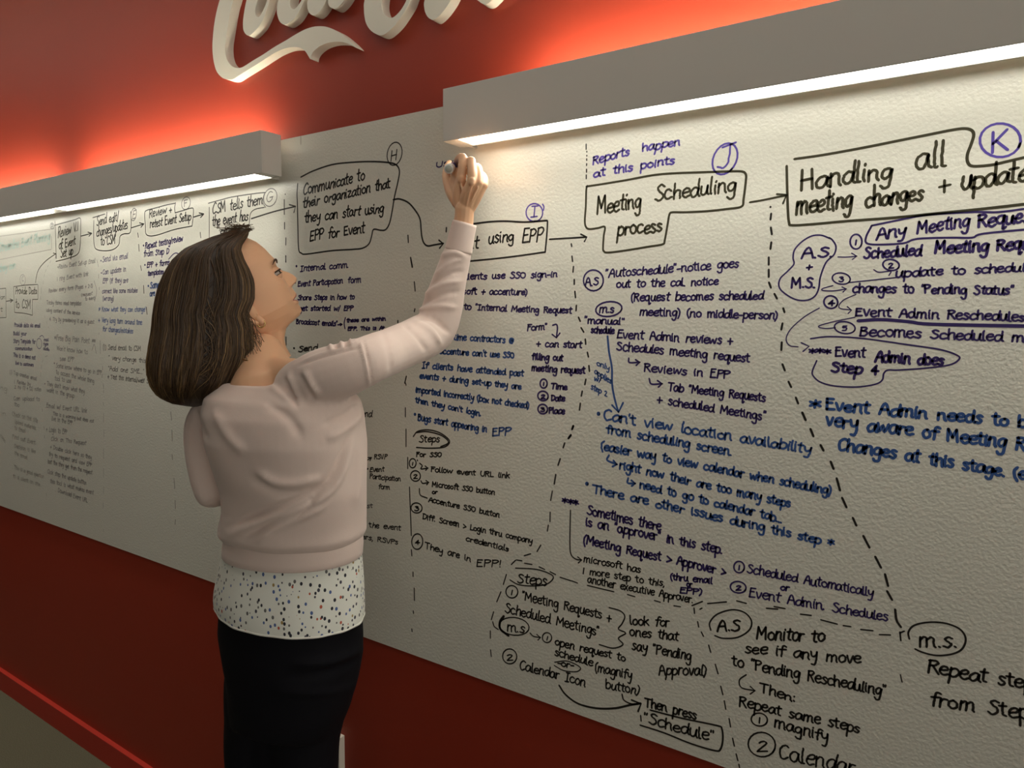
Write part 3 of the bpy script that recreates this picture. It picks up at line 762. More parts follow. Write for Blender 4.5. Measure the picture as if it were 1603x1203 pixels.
n.dash((212, 85, 235, 62), (240, 60, 270, 65), (285, 78, 325, 85), (365, 98, 395, 112), (425, 125, 455, 140), (480, 155, 540, 175), (545, 175, 575, 187), (630, 200, 775, 235), (850, 250, 890, 262), (998, 283, 1030, 292), (1105, 312, 1140, 317), (185, 140, 168, 195), (155, 235, 132, 290), (115, 345, 102, 388), (97, 450, 97, 490), (98, 555, 102, 590)).path([(110, 400), (118, 425), (140, 442)]).done()

# --- steps F and G and E
n = N('heading_box', 'thin black outline around the review and retest heading', 'k', 'E5', 1.8)
n.path([(405, 210), (330, 225), (220, 255), (160, 272), (145, 300), (150, 400), (155, 470), (190, 490), (260, 480), (400, 435), (550, 405)]).path([(550, 405), (558, 340), (562, 262), (540, 252), (480, 270), (405, 292)]).path([(405, 292), (402, 250), (408, 205)]).done()
N('handwritten_heading', 'black heading reading review and retest event setup', 'k', 'E5', 2.4).text('Review +', 182, 332, 378, 284, 40).text('retest Event Setup', 188, 420, 540, 352, 42).done()
N('circled_letter', 'letter F in a thin circle', 'g', 'E5', 1.7).oval(498, 210, 36, 56, .25).text('F', 476, 242, 516, 232, 32).done()
N('arrow', None, 'k', 'E5', 2.2).arrow([(565, 328), (650, 302)], 34).done()
N('arrow', None, 'k', 'E5', 2.4).path([(1058, 342), (1250, 282), (1436, 237)]).path([(1383, 222), (1436, 236), (1422, 288)], n=1).done()
n = N('heading_box', 'thin black outline around the tells them heading', 'k', 'E5', 1.6)
n.path([(690, 210), (800, 180), (900, 155), (1100, 125), (1180, 118)]).dash((697, 245, 697, 510)).path([(1170, 245), (1090, 262), (1050, 300), (1040, 380), (1030, 460), (1010, 495)]).done()
N('handwritten_heading', 'black heading above the head of the woman', 'k', 'E5', 2.6).text('CSM tells them', 722, 302, 1152, 214, 54).text('the event has', 722, 408, 1028, 355, 50).text('"done"', 762, 474, 995, 448, 34).done()
N('circled_letter', 'letter G in a thin double circle', 'g', 'E5', 1.7).oval(1220, 160, 54, 80, .3).text('G', 1182, 208, 1246, 186, 54).path([(1168, 130), (1158, 170), (1162, 215), (1180, 245)]).done()
n = N('handwritten_note', 'indigo note about repeat testing left of the hair', 'p', 'E5', 2.2)
n.oval(135, 572, 3, 4).text('Repeat testing/review', 146, 602, 472, 532, 36).text('from Step D', 136, 668, 354, 640, 34).text('EPP + forms', 162, 760, 358, 738, 32).oval(147, 738, 3, 3).path([(350, 690), (385, 650), (412, 636), (435, 642)], 1.8).text('templates', 170, 830, 308, 815, 29).done()
N('handwritten_note', None, 'b', 'E5', 2.3).oval(176, 918, 3, 4).text('Same', 190, 940, 270, 935, 38).text('are', 188, 1006, 232, 1004, 32).done()
N('dashed_line', None, 'k', 'E5', 1.8).dash((85, 465, 90, 500), (93, 562, 98, 620), (110, 745, 117, 785), (135, 915, 138, 980), (620, 460, 625, 505), (160, 1100, 165, 1160)).done()
n = N('heading_box', 'thin outline around the review version heading', 'o', 'A', 1.7)
n.path([(395, 800), (450, 785), (540, 760), (580, 748), (585, 800), (580, 950), (560, 1010), (490, 1040), (405, 1062)]).dash((398, 770, 408, 1040)).done()
N('handwritten_heading', 'black heading reading review of event set up', 'o', 'A', 2.4).text('Review V.1', 418, 892, 568, 835, 42).text('of Event', 424, 972, 548, 938, 36).text('Set up', 438, 1036, 528, 1010, 38).done()
N('circled_letter', 'small faded circled letter at the corner of the review box', 'g', 'A', 1.4).oval(377, 805, 13, 22).text('D', 371, 814, 384, 812, 12).done()
N('arrow', None, 'k', 'A', 1.8).arrow([(588, 878), (665, 858)], 26).done()
N('arrow', 'thin curved arrow rising to the review box', 'o', 'A', 1.6).path([(258, 1215), (262, 1180), (280, 1120), (330, 1060), (405, 1005)]).path([(385, 1002), (405, 1005), (402, 1038)], n=1).done()
N('heading_box', 'thin outline around the send edits heading', 'k', 'A', 1.7).path([(672, 745), (760, 718)]).path([(680, 765), (678, 850), (682, 940), (700, 975), (760, 985), (820, 975), (860, 940), (870, 880), (900, 862), (940, 855), (950, 800), (947, 700)]).done()
N('handwritten_heading', 'black heading reading send edits and updates', 'k', 'A', 2.2).text('Send edit/', 698, 802, 860, 764, 38).text('changes/updates', 698, 882, 925, 822, 38).text('to CSM', 728, 948, 834, 930, 38).done()
N('circled_letter', 'letter E in a narrow faded circle', 'g', 'A', 1.6).oval(968, 722, 19, 46, .15).text('E', 954, 756, 984, 748, 40).done()
N('arrow', None, 'k', 'A', 1.8).arrow([(952, 818), (1042, 790)], 28).done()
N('handwritten_heading', 'faint teal heading at the far left about event planning', 't', 'A', 2.4).text('Streamline Event Planning', -10, 992, 362, 905, 38).text('they can', -5, 1138, 112, 1108, 30).done()
N('ruled_line', 'faded lines around the teal heading', 'f', 'A', 1.0).dash((0, 880, 390, 825), (0, 1048, 370, 975), (372, 880, 374, 975)).done()

# --- far left columns
n = N('heading_box', 'thin outline around the provide data heading', 'o', 'B', 1.6)
n.path([(110, 245), (200, 234), (290, 228)]).path([(290, 228), (298, 240), (297, 345)]).path([(297, 345), (255, 346)]).path([(255, 346), (252, 400), (255, 470)]).path([(255, 470), (190, 455), (115, 448)]).path([(115, 448), (110, 350), (108, 245)]).done()
N('handwritten_heading', 'olive heading reading provide data', 'o', 'B', 2.2).text('Provide Data', 120, 302, 288, 302, 30).text('to CSM', 120, 410, 240, 418, 40).done()
N('circled_letter', 'narrow faded circled letter above the provide data box', 'g', 'B', 1.4).oval(178, 192, 21, 42).text('C', 170, 202, 186, 202, 20).done()
N('arrow', None, 'o', 'B', 2.0).arrow([(50, 360), (102, 352)], 22).done()
N('heading_box', 'cut off box at the left edge of the photo', 'o', 'B', 1.5).dash((-20, 264, 45, 258), (45, 260, 48, 488), (-20, 490, 48, 488)).text('ion', -4, 346, 40, 342, 22).text('t', 0, 440, 20, 440, 24).done()
n = N('handwritten_note', 'tiny indigo notes under the provide data box', 'p', 'B', 1.9)
n.text('Provide data via email', 110, 560, 316, 566, 22).text('Build your', 104, 625, 208, 628, 20).text('Story Template for', 104, 686, 278, 692, 22).text('communication', 118, 740, 252, 746, 18).oval(307, 692, 20, 42, 0, 1.2).text('mail', 343, 672, 382, 674, 16).text('type', 340, 706, 378, 706, 16).text('audio', 338, 740, 388, 748, 16)
n.path([(310, 640), (330, 628), (345, 645)], 1.4).text('This is a demo not', 104, 794, 278, 818, 22).text('live to customers', 120, 856, 264, 872, 18).done()
n = N('handwritten_note', 'tiny grey notes down the far left column', 'g', 'B', 1.6)
n.text('(1) Top creates email', 75, 926, 288, 982, 20).text('1. Review by', 108, 1002, 238, 1022, 20).text('2. no (1) + (2) notes', 112, 1044, 324, 1066, 20).text('Can upload to', 106, 1136, 312, 1142, 22).text('too', 110, 1180, 150, 1190, 22).done()
n = N('handwritten_note', 'small faded notes under the review version box', 'g', 'B', 1.7)
n.oval(455, 92, 3, 3).text('Review Event Set-up Email', 460, 106, 748, 58, 26).text('1 ring Event with link', 445, 202, 692, 160, 24).text('Review every form (Pages + 2-3)', 380, 292, 728, 250, 22).text('(request', 636, 322, 724, 310, 18).text('to event)', 668, 354, 744, 346, 18).path([(738, 200), (758, 280), (742, 362)], 1.2)
n.text('Tricky forms need templates', 366, 384, 638, 392, 22).text('using content of the service', 362, 440, 626, 466, 20).text('4. Try by previewing it as a guest', 386, 512, 738, 536, 22).done()
n = N('handwritten_note', 'faded grey note about the big pain point', 'g', 'B', 1.6)
n.text('*Free Big Pain Point **', 424, 664, 750, 694, 30).text("Won't know how to", 444, 744, 688, 776, 26).text('see EPP', 468, 826, 582, 832, 24).oval(426, 846, 4, 4).text('Some know where to go in EPP', 438, 878, 798, 938, 24).text('to access the whole thing', 438, 928, 738, 1002, 24).text('tool to use', 428, 980, 558, 1002, 24)
n.oval(352, 1008, 3, 3).text("They don't know what they", 366, 1020, 662, 1084, 24).text('want in the group', 366, 1068, 582, 1118, 24).path([(720, 745), (740, 700), (755, 770)], 1.2).dash((785, 670, 787, 770), w=1.2).done()
n = N('handwritten_note', 'small indigo note about sending via email', 'p', 'B', 1.9)
n.oval(792, 42, 3, 3).text('Send via email', 802, 54, 1003, 24, 32).oval(795, 138, 3, 3).text('Can update in', 804, 152, 988, 124, 27).text('EPP (if they are', 804, 220, 1004, 212, 28).text('correct like some mistake', 800, 298, 1078, 290, 24).text('(wrong)', 804, 356, 892, 356, 26).done()
n = N('handwritten_note', 'small blue note about turn around time', 'b', 'B', 2.0)
n.text('* Know what they can change!', 772, 440, 1140, 440, 26).text('+ Very long turn around time', 772, 522, 1114, 546, 27).text('for changes/mistakes', 804, 594, 1044, 612, 27).done()
n = N('handwritten_note', 'small black note left of the hair about sending email', 'k', 'B', 1.7)
n.text('(1) Send email to CSM', 806, 738, 1104, 750, 28).text('" very change this..."', 848, 818, 1174, 846, 24).text('"Add one SME..."', 846, 904, 1130, 930, 26).text('+ Test this internal/web? Send', 842, 966, 1204, 1010, 26).done()
N('dotted_line', None, 'f', 'B', 1.3).dash((400, 40, 390, 60), (380, 75, 372, 92), (362, 110, 356, 130), (348, 150, 344, 170), (340, 200, 338, 225), (325, 250, 322, 300), (318, 320, 318, 345), (350, 470, 352, 490), (365, 520, 370, 540), (378, 560, 380, 570), (355, 795, 372, 788), (338, 820, 330, 840), (325, 860, 322, 890), (320, 920, 318, 950)).done()
N('dotted_line', None, 'g', 'B', 1.5).dash((760, 35, 766, 60), (768, 70, 772, 90), (772, 150, 775, 180), (778, 250, 778, 270), (774, 430, 774, 436), (776, 500, 776, 510), (776, 610, 776, 620), (805, 870, 804, 900), (802, 930, 800, 960), (810, 1010, 812, 1040), (812, 1060, 812, 1078), (810, 1155, 812, 1178)).done()
n = N('handwritten_note', 'small grey notes low in the second column', 'g', 'C', 1.7)
n.text('.Email w/ Event URL link', 330, 176, 630, 216, 23).text('This is a warning but does not', 383, 232, 678, 288, 18).text('live in the EPP', 372, 270, 526, 302, 22).text('+ Login to EPP', 332, 348, 486, 374, 26).text("Click on This Request", 368, 416, 624, 448, 21).text('+ Double click here so they', 362, 474, 664, 552, 21)
n.text('try to request and view EPP', 352, 526, 664, 608, 21).text('but the they get from the request', 346, 580, 668, 662, 21).text('Click step the update button', 342, 652, 626, 738, 22).text('this tool is what makes event', 362, 722, 678, 808, 22).text('. Download Event URL', 402, 784, 636, 868, 23).done()
n = N('handwritten_note', 'faded notes low in the first column', 'f', 'C', 1.5)
n.text('Check on the site', 88, 236, 274, 286, 23).text('Upload materials', 104, 290, 260, 338, 20).text('to Email', 104, 336, 184, 362, 20).text('Find out Event', 88, 400, 258, 446, 21).text('Decision is like', 104, 468, 258, 508, 20).text('the email', 104, 518, 198, 554, 20).text('. This is a good question', 88, 618, 318, 692, 20).text('to a client on site', 92, 684, 288, 748, 20)
n.text('ng', 0, 42, 52, 62, 22).text('in', 0, 232, 46, 236, 18).text('at', 0, 380, 40, 440, 18).done()
N('dashed_line', None, 'g', 'C', 1.5).dash((750, 20, 750, 40), (748, 140, 750, 160), (750, 220, 750, 285), (752, 340, 752, 390), (750, 475, 750, 550), (750, 620, 750, 680), (750, 750, 750, 800), (748, 870, 748, 905), (750, 1060, 750, 1078), (305, 185, 308, 205), (318, 315, 320, 335), (322, 380, 322, 400), (335, 800, 337, 820)).done()
N('dashed_line', None, 'k', 'C', 2.0).dash((1237, 210, 1243, 268), (1245, 340, 1248, 420), (1247, 520, 1250, 555), (1260, 690, 1266, 765), (1268, 850, 1270, 910), (1270, 990, 1268, 1025)).done()
N('dashed_line', None, 'k', 'Z6', 2.0).dash((432, 935, 437, 1032)).done()
# ------------------------------------------------------------------ the woman
M_SKIN = material('skin', (.80, .485, .295), .48, .4)
M_SKIN.node_tree.nodes['Principled BSDF'].inputs['Subsurface Weight'].default_value = .12
M_SKIN.node_tree.nodes['Principled BSDF'].inputs['Subsurface Radius'].default_value = (.012, .005, .003)
noise_bump(M_SKIN, 350, .10, .0006)
M_LIP = material('lip', (.55, .235, .18), .4, .4)
M_EYE = material('eye_white', (.50, .45, .40), .25, .5)
M_IRIS = material('iris', (.05, .028, .016), .15, .5)
M_BROW = material('brow_hair', (.075, .042, .024), .6, .2)
M_KNIT = material('pink_knit', (.80, .655, .585), .85, .15)
M_KNIT.node_tree.nodes['Principled BSDF'].inputs['Sheen Weight'].default_value = .25
noise_bump(M_KNIT, 900, .22, .0008, 2)
M_TROUSER = material('navy_black_cloth', (.0055, .0055, .008), .8, .15)
M_GOLD = material('gold', (.80, .58, .25), .25, .5, Metallic=1.0)
M_SHOE = material('dark_leather', (.012, .011, .010), .45, .4)
BR = np.array([.985, .17, 0]); BR /= np.linalg.norm(BR)
BF = np.array([-BR[1], BR[0], 0])
ZUP = np.array([0, 0, 1.0])


def mpp(p):
    """metres covered by one photo pixel at p"""
    return ((p - CAM) @ FWD) / F_PX


def slice_ring(py, xl, xr, yc, ratio=.68, n=56, ex=2.3, tilt=0.0, grow=0.0, turn=None):
    xm = (xl + xr) / 2
    c = at(xm, py, yc)
    d = c - CAM
    e = np.array([-d[1], d[0], 0]); e /= np.linalg.norm(e)
    cosv = ((c - CAM) @ FWD) / np.linalg.norm(c - CAM)
    s = (xr - xl) / 2 * mpp(c) * cosv
    r_, f_ = (BR, BF) if turn is None else turn
    a = s / math.sqrt((r_ @ e) ** 2 + (ratio * (f_ @ e)) ** 2)
    a += grow
    b = a * ratio
    t = np.linspace(0, 2 * np.pi, n, endpoint=False)
    X = a * np.sign(np.cos(t)) * np.abs(np.cos(t)) ** (2 / ex)
    Y = b * np.sign(np.sin(t)) * np.abs(np.sin(t)) ** (2 / ex)
    return [c + r_ * x + f_ * y + ZUP * (tilt * x) for x, y in zip(X, Y)]


def limb(pts, n=6, sides=20):
    """pts: (px, py, depth, radius px) -> tapered tube"""
    C = np.array([at(x, y, d) for x, y, d, r in pts])
    R = np.array([r * mpp(c) for (x, y, d, r), c in zip(pts, C)])
    Q = smooth_path(np.hstack([C, R[:, None]]), n)
    C, R = Q[:, :3], Q[:, 3]
    T = (C[1] - C[0]) / np.linalg.norm(C[1] - C[0]); T2 = (C[-1] - C[-2]) / np.linalg.norm(C[-1] - C[-2])
    # rounded ends
    C = np.vstack([C[0] - T * R[0] * .75, C[0] - T * R[0] * .45, C, C[-1] + T2 * R[-1] * .45, C[-1] + T2 * R[-1] * .75])
    R = np.concatenate([[R[0] * .55, R[0] * .87], R, [R[-1] * .87, R[-1] * .55]])
    return tube_geo(C, R, sides)


def limb_w(pts, n=5, sides=16):
    """pts: world (x, y, z, r)"""
    Q = smooth_path(np.array(pts, float), n)
    C, R = Q[:, :3], Q[:, 3]
    T = (C[1] - C[0]) / np.linalg.norm(C[1] - C[0]); T2 = (C[-1] - C[-2]) / np.linalg.norm(C[-1] - C[-2])
    C = np.vstack([C[0] - T * R[0] * .8, C[0] - T * R[0] * .45, C, C[-1] + T2 * R[-1] * .45, C[-1] + T2 * R[-1] * .8])
    R = np.concatenate([[R[0] * .5, R[0] * .87], R, [R[-1] * .87, R[-1] * .5]])
    return tube_geo(C, R, sides)


PELVIS = at(455, 985, -.335)
person = empty('person', (PELVIS[0], PELVIS[1], 0),
               'woman in pale pink sweater and dark trousers reaching up to write on the whiteboard', 'person')

# --- sweater ---------------------------------------------------------
ARM_R = [(470, 604, -.375, 40), (515, 588, -.375, 45), (571, 567, -.345, 39), (606, 553, -.28, 36.5), (633, 540, -.225, 35.5), (662, 528, -.160, 35.5), (682, 516, -.128, 33),
         (692, 486, -.120, 31.5), (699, 459, -.118, 29.5), (710, 420, -.114, 24.5), (718, 392, -.111, 21)]
ARM_L = [(410, 620, -.37, 40), (350, 640, -.385, 36), (323, 662, -.40, 31), (320, 705, -.41, 29), (324, 745, -.415, 26.5), (332, 771, -.415, 26)]
elbL = at(332, 771, -.415)
wrL = at(425, 742, -.235)
TORSO = [(602, 352, 540, -.37, .50), (625, 322, 560, -.372, .60), (650, 318, 566, -.372, .66), (690, 324, 570, -.37, .70), (725, 334, 571, -.366, .70), (765, 348, 571.5, -.362, .70),
         (795, 350, 571, -.358, .70), (815, 345, 572, -.354, .71), (831, 343, 573, -.352, .71), (840, 350, 568, -.350, .70), (845, 360, 560, -.35, .69)]
g = Geo()
g.add(*grid_geo([slice_ring(py, xl, xr, yc, ra, tilt=.05 * min(1, max(0, (py - 600) / 200))) for py, xl, xr, yc, ra in TORSO]))
g.add(*limb(ARM_R))
g.add(*limb(ARM_L))
g.add(*limb_w([(*elbL, .0275), (*(elbL * .5 + wrL * .5), .030), (*wrL, .025)]))
sw = fuse(g, .0036, 5)

FOLDS = [  # (polyline in photo pixels, width px, height m)
    ([(548, 675), (529, 728), (502, 765), (452, 787), (390, 810), (357, 827)], 5, -.0075),
    ([(552, 690), (538, 735), (512, 775), (460, 800), (400, 822), (360, 838)], 5, .0065),
    ([(505, 770), (490, 783), (440, 808), (380, 842)], 4.5, -.0065),
    ([(515, 785), (495, 800), (450, 822), (400, 850)], 5, .0055),
    ([(499, 775), (465, 812), (415, 845)], 4, -.0045),
    ([(400, 738), (430, 755), (465, 758), (502, 748)], 8, .0055),
    ([(395, 748), (430, 768), (470, 770), (505, 760)], 7, -.0045),
    ([(430, 582), (426, 605), (455, 630)], 5, .004),
    ([(452, 584), (462, 608), (470, 628)], 4.5, .0055),
    ([(445, 590), (454, 615), (466, 640)], 4, -.0045),
    ([(478, 580), (487, 600), (500, 620)], 4.5, .005),
    ([(470, 585), (480, 608), (492, 630)], 4, -.004),
    ([(565, 630), (540, 650), (502, 667)], 6, -.005),
    ([(568, 645), (545, 668), (510, 690)], 7, .0045),
    ([(415, 630), (452, 655), (472, 687)], 8, -.005),
    ([(335, 640), (355, 680), (385, 712)], 8, .004),
    ([(304, 640), (309, 655), (325, 690)], 4, -.004),
    ([(558, 690), (562, 740), (557, 800)], 7, .003),
    ([(648, 496), (676, 500), (704, 522)], 4, -.0050), ([(648, 488), (684, 480), (716, 482)], 4, .0045),
    ([(650, 482), (690, 462), (722, 456)], 4, -.0045), ([(660, 466), (692, 446), (724, 440)], 4, .0042), ([(672, 450), (700, 430), (728, 424)], 3.5, -.0036),
    ([(680, 434), (706, 412), (730, 406)], 3.5, .0032), ([(646, 502), (672, 516), (690, 540)], 4, .0045), ([(630, 505), (655, 530), (668, 552)], 4, -.0030),
    ([(597, 519), (607, 545), (612, 585)], 5, -.002), ([(690, 402), (712, 396), (732, 404)], 4, .0040),
    ([(563, 531), (570, 560), (576, 590), (578, 606)], 2.4, .0038), ([(567, 531), (575, 562), (582, 606)], 2.2, -.0025),
    ([(468, 574), (500, 560), (540, 549), (564, 545)], 2.2, -.0030), ([(470, 570), (500, 556), (540, 545)], 2.4, .0024),
    ([(517, 540), (520, 549)], 3.2, .0050), ([(526, 538), (527, 546)], 2.2, -.0035), ([(534, 535), (536, 545)], 3.0, .0050), ([(542, 534), (543, 543)], 2, -.0035),
    ([(549, 532), (550, 542)], 2.8, .0050), ([(556, 531), (557, 540)], 2.2, .0035),
]


def polydist(P, line):
    best = np.full(len(P), 1e9)
    L = np.asarray(line, float)
    acc = 0
    tpar = np.zeros(len(P))
    seg = np.linalg.norm(np.diff(L, axis=0), axis=1)
    for i in range(len(L) - 1):
        a, b = L[i], L[i + 1]
        t = np.clip(((P - a) @ (b - a)) / ((b - a) @ (b - a)), 0, 1)
        d = np.linalg.norm(P - a - t[:, None] * (b - a), axis=1)
        m = d < best
        best[m] = d[m]
        tpar[m] = (acc + t[m] * seg[i]) / seg.sum()
        acc += seg[i]
    return best, tpar


def drape(me, folds, cloth_noise=.0012):
    co, no = vget(me), nget(me)
    px = project(co)
    v = CAM - co
    facing = np.clip((no * (v / np.linalg.norm(v, axis=1)[:, None])).sum(1) * 3 + .3, 0, 1)
    dsp = np.zeros(len(co))
    for line, w, h in folds:
        d, t = polydist(px, smooth_path(line, 4) if len(line) > 2 else np.array(line, float))
        dsp += h * np.exp(-(d / w) ** 2) * np.clip(np.minimum(t, 1 - t) * 5 + .15, 0, 1)
    dsp *= facing
    dsp += cloth_noise * (np.sin(co[:, 0] * 37 + co[:, 2] * 23) * np.sin(co[:, 2] * 31 - co[:, 1] * 41 + 1))
    vset(me, co + no * dsp[:, None])


drape(sw, FOLDS)
sweater = link('sweater', sw, M_KNIT, person, True)
tag(sweater, 'pale pink thin knit sweater with gathered shoulder seam')
# cuff and hem band
C = smooth_path([at(717.5, 394, -.111), at(722, 372, -.110), at(727.5, 349, -.108)], 6)
R = np.linspace(21.8, 19.0, len(C)) * mpp(C[0])
V, Fc = tube_geo(np.vstack([C[0] + (C[0] - C[1]) * .1, C]), np.concatenate([[R[0] * .9], R]), 40)
cuff = link('cuff', pydata(V, Fc), M_KNIT, sweater, True)
HEM = [(833, 352, 568), (839, 349, 569.5), (849, 347, 570), (858, 346, 569.5), (866, 345.5, 569), (868, 347, 567)]
rings = [slice_ring(py, xl, xr, -.350, .70, 72, 2.1, tilt=.045) for py, xl, xr in HEM]
link('hem_band', pydata(*grid_geo(rings)), M_KNIT, sweater, True)

# --- blouse ----------------------------------------------------------
M_BLOUSE = material('speckled_blouse', (.76, .78, .70), .75, .2)
nt, NN, LL, bs = nodes(M_BLOUSE)
tc = NN.new('ShaderNodeTexCoord')
mp = NN.new('ShaderNodeMapping'); mp.inputs['Scale'].default_value = (125, 125, 88)
mp.inputs['Rotation'].default_value = (.35, .5, .2)
vo = NN.new('ShaderNodeTexVoronoi'); vo.inputs['Scale'].default_value = 1.0; vo.inputs['Randomness'].default_value = .75
LL.new(tc.outputs['Object'], mp.inputs['Vector']); LL.new(mp.outputs['Vector'], vo.inputs['Vector'])
lt = NN.new('ShaderNodeMath'); lt.operation = 'LESS_THAN'; lt.inputs[1].default_value = .29
LL.new(vo.outputs['Distance'], lt.inputs[0])
sp = NN.new('ShaderNodeSeparateColor'); LL.new(vo.outputs['Color'], sp.inputs['Color'])
rp = NN.new('ShaderNodeValToRGB'); rp.color_ramp.interpolation = 'CONSTANT'
el = rp.color_ramp.elements
el[0].color = (.035, .038, .05, 1); el[1].position = .34; el[1].color = (.10, .16, .36, 1)
for p_, c_ in ((.56, (.16, .16, .15, 1)), (.78, (.52, .12, .07, 1)), (.85, (.08, .08, .10, 1)), (.95, (.40, .28, .10, 1))):
    e_ = el.new(p_); e_.color = c_
LL.new(sp.outputs[0], rp.inputs['Fac'])
mx = NN.new('ShaderNodeMix'); mx.data_type = 'RGBA'
mx.inputs['A'].default_value = (.86, .88, .80, 1)
LL.new(lt.outputs[0], mx.inputs['Factor']); LL.new(rp.outputs['Color'], mx.inputs['B'])
LL.new(mx.outputs['Result'], bs.inputs['Base Color'])
BL = [(838, 352, 564, .69), (860, 346, 568, .70), (882, 341, 571, .70), (905, 336, 573.5, .71), (924, 332, 575, .72), (938, 330.5, 576, .72), (949, 331, 576, .72), (953, 333, 575, .72), (950, 338, 570, .70)]
rings = [slice_ring(py, xl, xr, -.345, ra, 96, 2.02, tilt=.05 - .08 * (py - 838) / 115) for py, xl, xr, ra in BL]
Q = np.array(rings)
th = np.linspace(0, 2 * np.pi, 96, endpoint=False)
for i in range(len(Q)):
    k = i / (len(Q) - 1)
    cen = Q[i].mean(0)
    Q[i] += (Q[i] - cen) * (.010 * k * np.sin(th * 7 + 1.3) + .007 * k * np.sin(th * 17))[:, None] * np.array([1, 1, 0])
sm = [smooth_path(Q[:, j], 5) for j in range(96)]
Q2 = np.array(sm).transpose(1, 0, 2)
blouse = link('blouse', pydata(*grid_geo([list(r) for r in Q2])), M_BLOUSE, person, True)
tag(blouse, 'white blouse tail speckled with small blue, black and red dots')
hem_r = [tuple(p) for p in Q2[-6]]
V, Fc = tube_geo(np.array(hem_r + hem_r[:1]), .0022, 8, False)
link('blouse_hem', pydata(V, Fc), material('white_hem', (.80, .80, .72), .7, .2), blouse, True)

# --- trousers --------------------------------------------------------
g = Geo()
TR = [(930, 348, 562, .70), (960, 341, 569, .72), (990, 339, 572, .74), (1020, 344, 572, .76), (1060, 350, 566, .78), (1100, 353, 556, .80), (1125, 356, 545, .80)]
g.add(*grid_geo([slice_ring(py, xl, xr, -.338, ra) for py, xl, xr, ra in TR]))
kn = at(446, 1203, -.335)
ml = mpp(kn)
FLX, FLY = kn[0], kn[1]
legs = {}
for s, pxh, rh, pxk, rk in ((-1, 416, 62, 404, 50), (1, 486, 66, 476, 52)):
    hp, k1 = at(pxh, 1060, -.337 + .01 * s), at(pxk, 1203, -.335 + .012 * s)
    ankle = np.array([FLX, FLY, .085]) + BR * (.052 * s) + BF * -.02
    knee = k1 * .42 + ankle * .58 + BF * .02
    legs[s] = ankle
    g.add(*limb_w([(*hp, rh * mpp(hp)), (*k1, rk * ml), (*knee, .062), (*(knee * .5 + ankle * .5), .055), (*ankle, .046)], 8, 24))
g.add(*limb([(450, 1080, -.337, 52), (441, 1150, -.336, 50), (440, 1230, -.335, 44)]))
tr = fuse(g, .006, 6)
drape(tr, [([(570, 1015), (520, 1035), (450, 1040)], 6, .006), ([(568, 1030), (515, 1052), (440, 1062)], 6, -.005), ([(560, 1075), (500, 1085), (420, 1080)], 7, .004)], .001)
trousers = link('trousers', tr, M_TROUSER, person, True)
tag(trousers, 'very dark navy trousers')
for s in (-1, 1):
    a = legs[s]
    g = Geo()
    heel, toe = a - BF * .045, a + BF * .165
    g.add(*limb_w([(heel[0], heel[1], .036, .034), (a[0], a[1], .040, .038), *[(*(a * (1 - t) + toe * t)[:2], z, r) for t, z, r in ((.45, .034, .036), (.8, .026, .034), (1.0, .021, .022))]], 5, 16))
    me = fuse(g, .004, 4)
    co = vget(me); co[:, 2] = np.maximum(co[:, 2], .0); vset(me, co)
    link('shoe', me, M_SHOE, person, True)

# --- skin: torso, neck, arms, hands (one body mesh) -------------------
g = Geo()
g.add(*grid_geo([slice_ring(py, xl + 17, xr - 17, yc, ra) for py, xl, xr, yc, ra in TORSO[1:-1]]))
g.add(*grid_geo([slice_ring(py, xl + 16, xr - 16, -.338, ra) for py, xl, xr, ra in [(845, 345, 570, .7), (900, 345, 570, .70)] + TR]))
for s, pxh, rh, pxk, rk in ((-1, 416, 62, 404, 50), (1, 486, 66, 476, 52)):
    hp, k1 = at(pxh, 1060, -.337 + .01 * s), at(pxk, 1203, -.335 + .012 * s)
    ankle = legs[s]
    g.add(*limb_w([(*hp, (rh - 9) * mpp(hp)), (*k1, (rk - 9) * ml), (*(k1 * .42 + ankle * .58 + BF * .02), .052), (*ankle, .034)], 8, 16))
g.add(*limb([(x, y, d, r - 10) for x, y, d, r in ARM_R]))
g.add(*limb([(x, y, d, r - 10) for x, y, d, r in ARM_L]))
g.add(*limb_w([(*elbL, .022), (*(elbL * .5 + wrL * .5), .025), (*wrL, .020)]))
# neck and trapezius
g.add(*limb([(410, 552, -.345, 33), (414, 570, -.352, 39), (417, 590, -.359, 49), (420, 614, -.367, 62)], 6, 28))
g.add(*limb([(424, 590, -.36, 34), (462, 592, -.367, 31), (500, 590, -.37, 30)]))
g.add(*limb([(412, 596, -.362, 36), (370, 624, -.375, 32), (335, 645, -.39, 28)]))
body_me = fuse(g, .005, 6)

# right hand round the marker
W0 = at(728, 338, -.110)
HAND = Geo()
def chain(pts, n=5, sides=14):
    HAND.add(*limb([(x, y, d, r) for x, y, d, r in pts], n, sides))
chain([(722, 372, -.110, 17.5), (726, 345, -.111, 15.5), (727.5, 326, -.113, 15.0)])                    # wrist
chain([(722, 330, -.113, 9.5), (718, 305, -.118, 10), (722, 281, -.122, 8.2)])                            # metacarpals
chain([(727, 330, -.114, 9.5), (731, 306, -.121, 10), (738.5, 285, -.125, 8.2)])
chain([(731, 330, -.112, 9), (739, 308, -.115, 9.5), (749, 287, -.117, 7.8)])
chain([(734, 330, -.108, 8.5), (745, 310, -.108, 8.8), (756, 291, -.106, 7.2)])
chain([(724, 318, -.103, 10), (735, 305, -.100, 12), (742, 296, -.100, 9)])                               # palm side
chain([(722, 280, -.124, 8.0), (723.6, 263, -.124, 7.0), (724.6, 247, -.119, 6.9)])                       # index
chain([(724.6, 247, -.119, 6.8), (720.5, 247, -.098, 6.3), (716.5, 252, -.080, 6.0), (714, 257, -.068, 5.0)])
